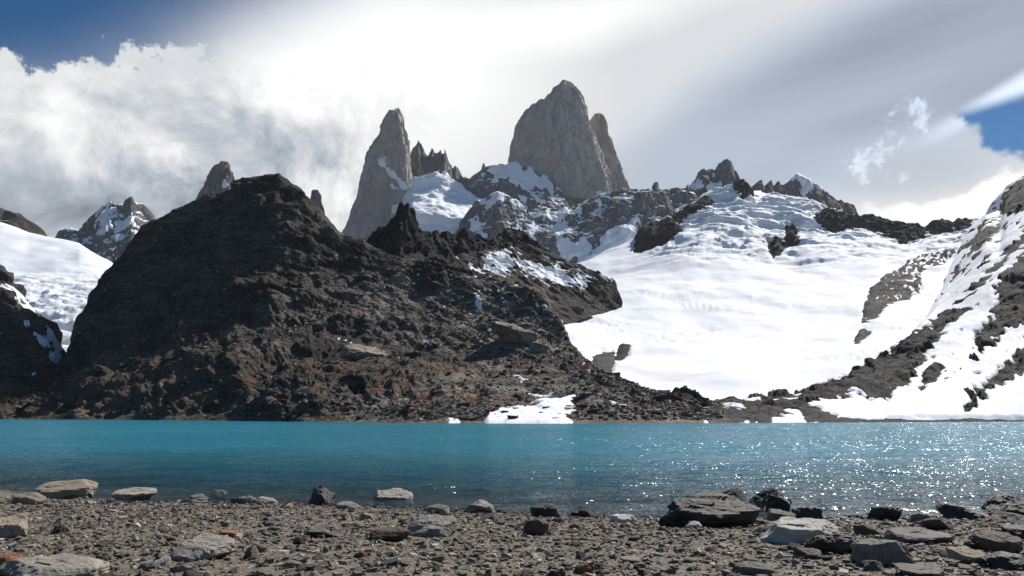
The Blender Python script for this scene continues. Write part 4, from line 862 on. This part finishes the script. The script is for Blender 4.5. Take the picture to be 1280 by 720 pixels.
def hill_blocks():
    for seed, cx, base, w, hh, D, lab in ((401, 642, 428, 62, 30, 392, 'large pale pinkish rock block sticking out of the hill flank'), (402, 682, 447, 44, 22, 372, 'smaller pale pinkish rock block below the large one on the hill flank'),
                                          (403, 455, 452, 60, 26, 415, 'pale slanting rock slab on the lower hill flank')):
        V, Fc = rock_shape(5, seed, 11, 0.10, slab=True); mpp = D / F; p = pix(cx, base - hh * 0.35, D)
        V = V * np.array([w, w * 0.9, hh]) * mpp * 0.5; V = rot(V, 'Y', 16)
        o = mesh_obj('rock_block', V, Fc, M_PINK, False); o.location = p + np.array([0, w * mpp * 0.18, 0]); tag(o, lab, 'rock')
    _, V, px, py, sc = HILL; g = np.random.default_rng(77)
    wgt = (0.25 + sc) * (px > 40) * (px < 900) * (V[:, 2] > 1.0) * np.clip(1.2 - V[:, 2] / 330, 0.2, 1); wgt[py < 200] = 0; wgt = wgt / wgt.sum()
    n = 13000; idx = g.choice(len(V), n, p=wgt); base = V[idx]
    sz = np.clip(g.lognormal(-0.45, 0.6, n) * 0.70, 0.28, 3.0); shapes = np.stack([rock_shape(1, 500 + k, 9)[0] for k in range(10)]); Fi = ICO[1][1]
    W = shapes[g.integers(0, 10, n)] * np.stack([sz, sz * g.uniform(0.6, 1, n), sz * g.uniform(0.4, 0.8, n)], 1)[:, None, :]
    a = g.uniform(0, 6.28, n); c, s_ = np.cos(a)[:, None], np.sin(a)[:, None]; W = np.stack([W[:, :, 0] * c - W[:, :, 1] * s_, W[:, :, 0] * s_ + W[:, :, 1] * c, W[:, :, 2]], 2) + base[:, None, :]
    nv = W.shape[1]; Fc = (Fi[None] + (np.arange(n) * nv)[:, None, None]).reshape(-1, 3)
    m, N = new_mat('scree_blocks'); at = N.n('ShaderNodeAttribute', dict(attribute_name='shade')).outputs['Fac']
    c = N.mix(N.m('POWER', at, 2.6), (0.030, 0.027, 0.023), (0.52, 0.475, 0.41)); p = N.n('ShaderNodeBsdfPrincipled', None, Base_Color=c, Roughness=0.9); finish(N, p)
    o = mesh_obj('scree', W.reshape(-1, 3), Fc, m, False, None, {'shade': np.repeat(g.random(n), nv)}); tag(o, 'loose broken rock strewn over the hill flank', 'scree', kind='stuff')
hill_blocks()

def pebbles():
    m, N = new_mat('mixed_pebbles'); at = N.n('ShaderNodeAttribute', dict(attribute_name='shade')).outputs['Fac']
    co = N.n('ShaderNodeTexCoord').outputs['Object']; rp = N.n('ShaderNodeValToRGB', None, Fac=at); r = rp.color_ramp; r.interpolation = 'CONSTANT'
    cols = [(0.050, 0.044, 0.037), (0.115, 0.100, 0.080), (0.175, 0.153, 0.122), (0.15, 0.114, 0.078), (0.23, 0.205, 0.165), (0.32, 0.285, 0.225), (0.48, 0.435, 0.36), (0.26, 0.125, 0.068), (0.62, 0.58, 0.51)]
    pos = [0, .12, .34, .56, .68, .82, .91, .955, .98]
    while len(r.elements) < len(cols): r.elements.new(0.5)
    for e, q, c in zip(r.elements, pos, cols): e.position = q
    for e, c in zip(r.elements, cols): e.color = c + (1,)
    c = N.mix(N.m('MULTIPLY', N.noise(co, 45.0, 4), 0.5), rp.outputs[0], (0.05, 0.045, 0.04))
    wet = N.n('ShaderNodeAttribute', dict(attribute_name='wet')).outputs['Fac']; c = N.mix(wet, c, N.vm('SCALE', c, 0.38))
    p = N.n('ShaderNodeBsdfPrincipled', None, Base_Color=c, Roughness=N.mixf(wet, 0.8, 0.4)); p.inputs['Specular IOR Level'].default_value = 0.3; finish(N, p)
    n = 44000; g = np.random.default_rng(5); shapes = [rock_shape(1, 300 + k, 9)[0] for k in range(12)]; Fi = ICO[1][1]
    lat = g.uniform(-0.86, 0.86, n); y = 6.5 + 15.5 * g.random(n) ** 0.75; x = lat * y
    keep = y < Dw(x) + 1.2; x, y = x[keep], y[keep]; n = len(x)
    sz = np.clip(g.lognormal(-0.25, 0.66, n) * 0.0245, 0.009, 0.085)
    fl = g.uniform(0.3, 0.7, n); az = g.uniform(0, 6.28, n); tl = g.normal(0, 0.25, n); z = ground_z(x, y) + sz * fl * 0.25
    W = np.stack([shapes[k] for k in g.integers(0, 12, n)]) * np.stack([sz, sz * g.uniform(0.55, 1, n), sz * fl], 1)[:, None, :]
    c, s = np.cos(tl)[:, None], np.sin(tl)[:, None]; W = np.stack([W[:, :, 0] * c - W[:, :, 2] * s, W[:, :, 1], W[:, :, 0] * s + W[:, :, 2] * c], 2)
    c, s = np.cos(az)[:, None], np.sin(az)[:, None]; W = np.stack([W[:, :, 0] * c - W[:, :, 1] * s, W[:, :, 0] * s + W[:, :, 1] * c, W[:, :, 2]], 2)
    W = W + np.stack([x, y, z], 1)[:, None, :]; nv = W.shape[1]
    Fc = (Fi[None] + (np.arange(n) * nv)[:, None, None]).reshape(-1, 3)
    o = mesh_obj('gravel', W.reshape(-1, 3), Fc, m, False, None, {'shade': np.repeat(g.random(n), nv), 'wet': np.repeat(wetness(x, y), nv)})
    tag(o, 'mixed brown and grey pebbles covering the beach', 'gravel', kind='stuff')
pebbles()

# ------------------------------------------------------------------ mountain air
def haze():
    m, N = new_mat('thin_mountain_air'); v = N.n('ShaderNodeVolumePrincipled', None, Color=(0.88, 0.93, 1.0), Density=HAZE, Anisotropy=0.2)
    o = N.n('ShaderNodeOutputMaterial'); N.t.links.new(v.outputs[0], o.inputs['Volume'])
    a, z0, z1 = 5600.0, -16.0, 1800.0
    V = np.array([(x, y, z) for z in (z0, z1) for y in (-a, a) for x in (-a, a)], float)
    Fc = np.array([(0, 2, 3, 1), (4, 5, 7, 6), (0, 1, 5, 4), (2, 6, 7, 3), (0, 4, 6, 2), (1, 3, 7, 5)])
    tag(mesh_obj('haze', V, Fc, m), 'thin haze in the mountain air', 'haze', kind='stuff')
HAZE = 1.6e-5
haze()
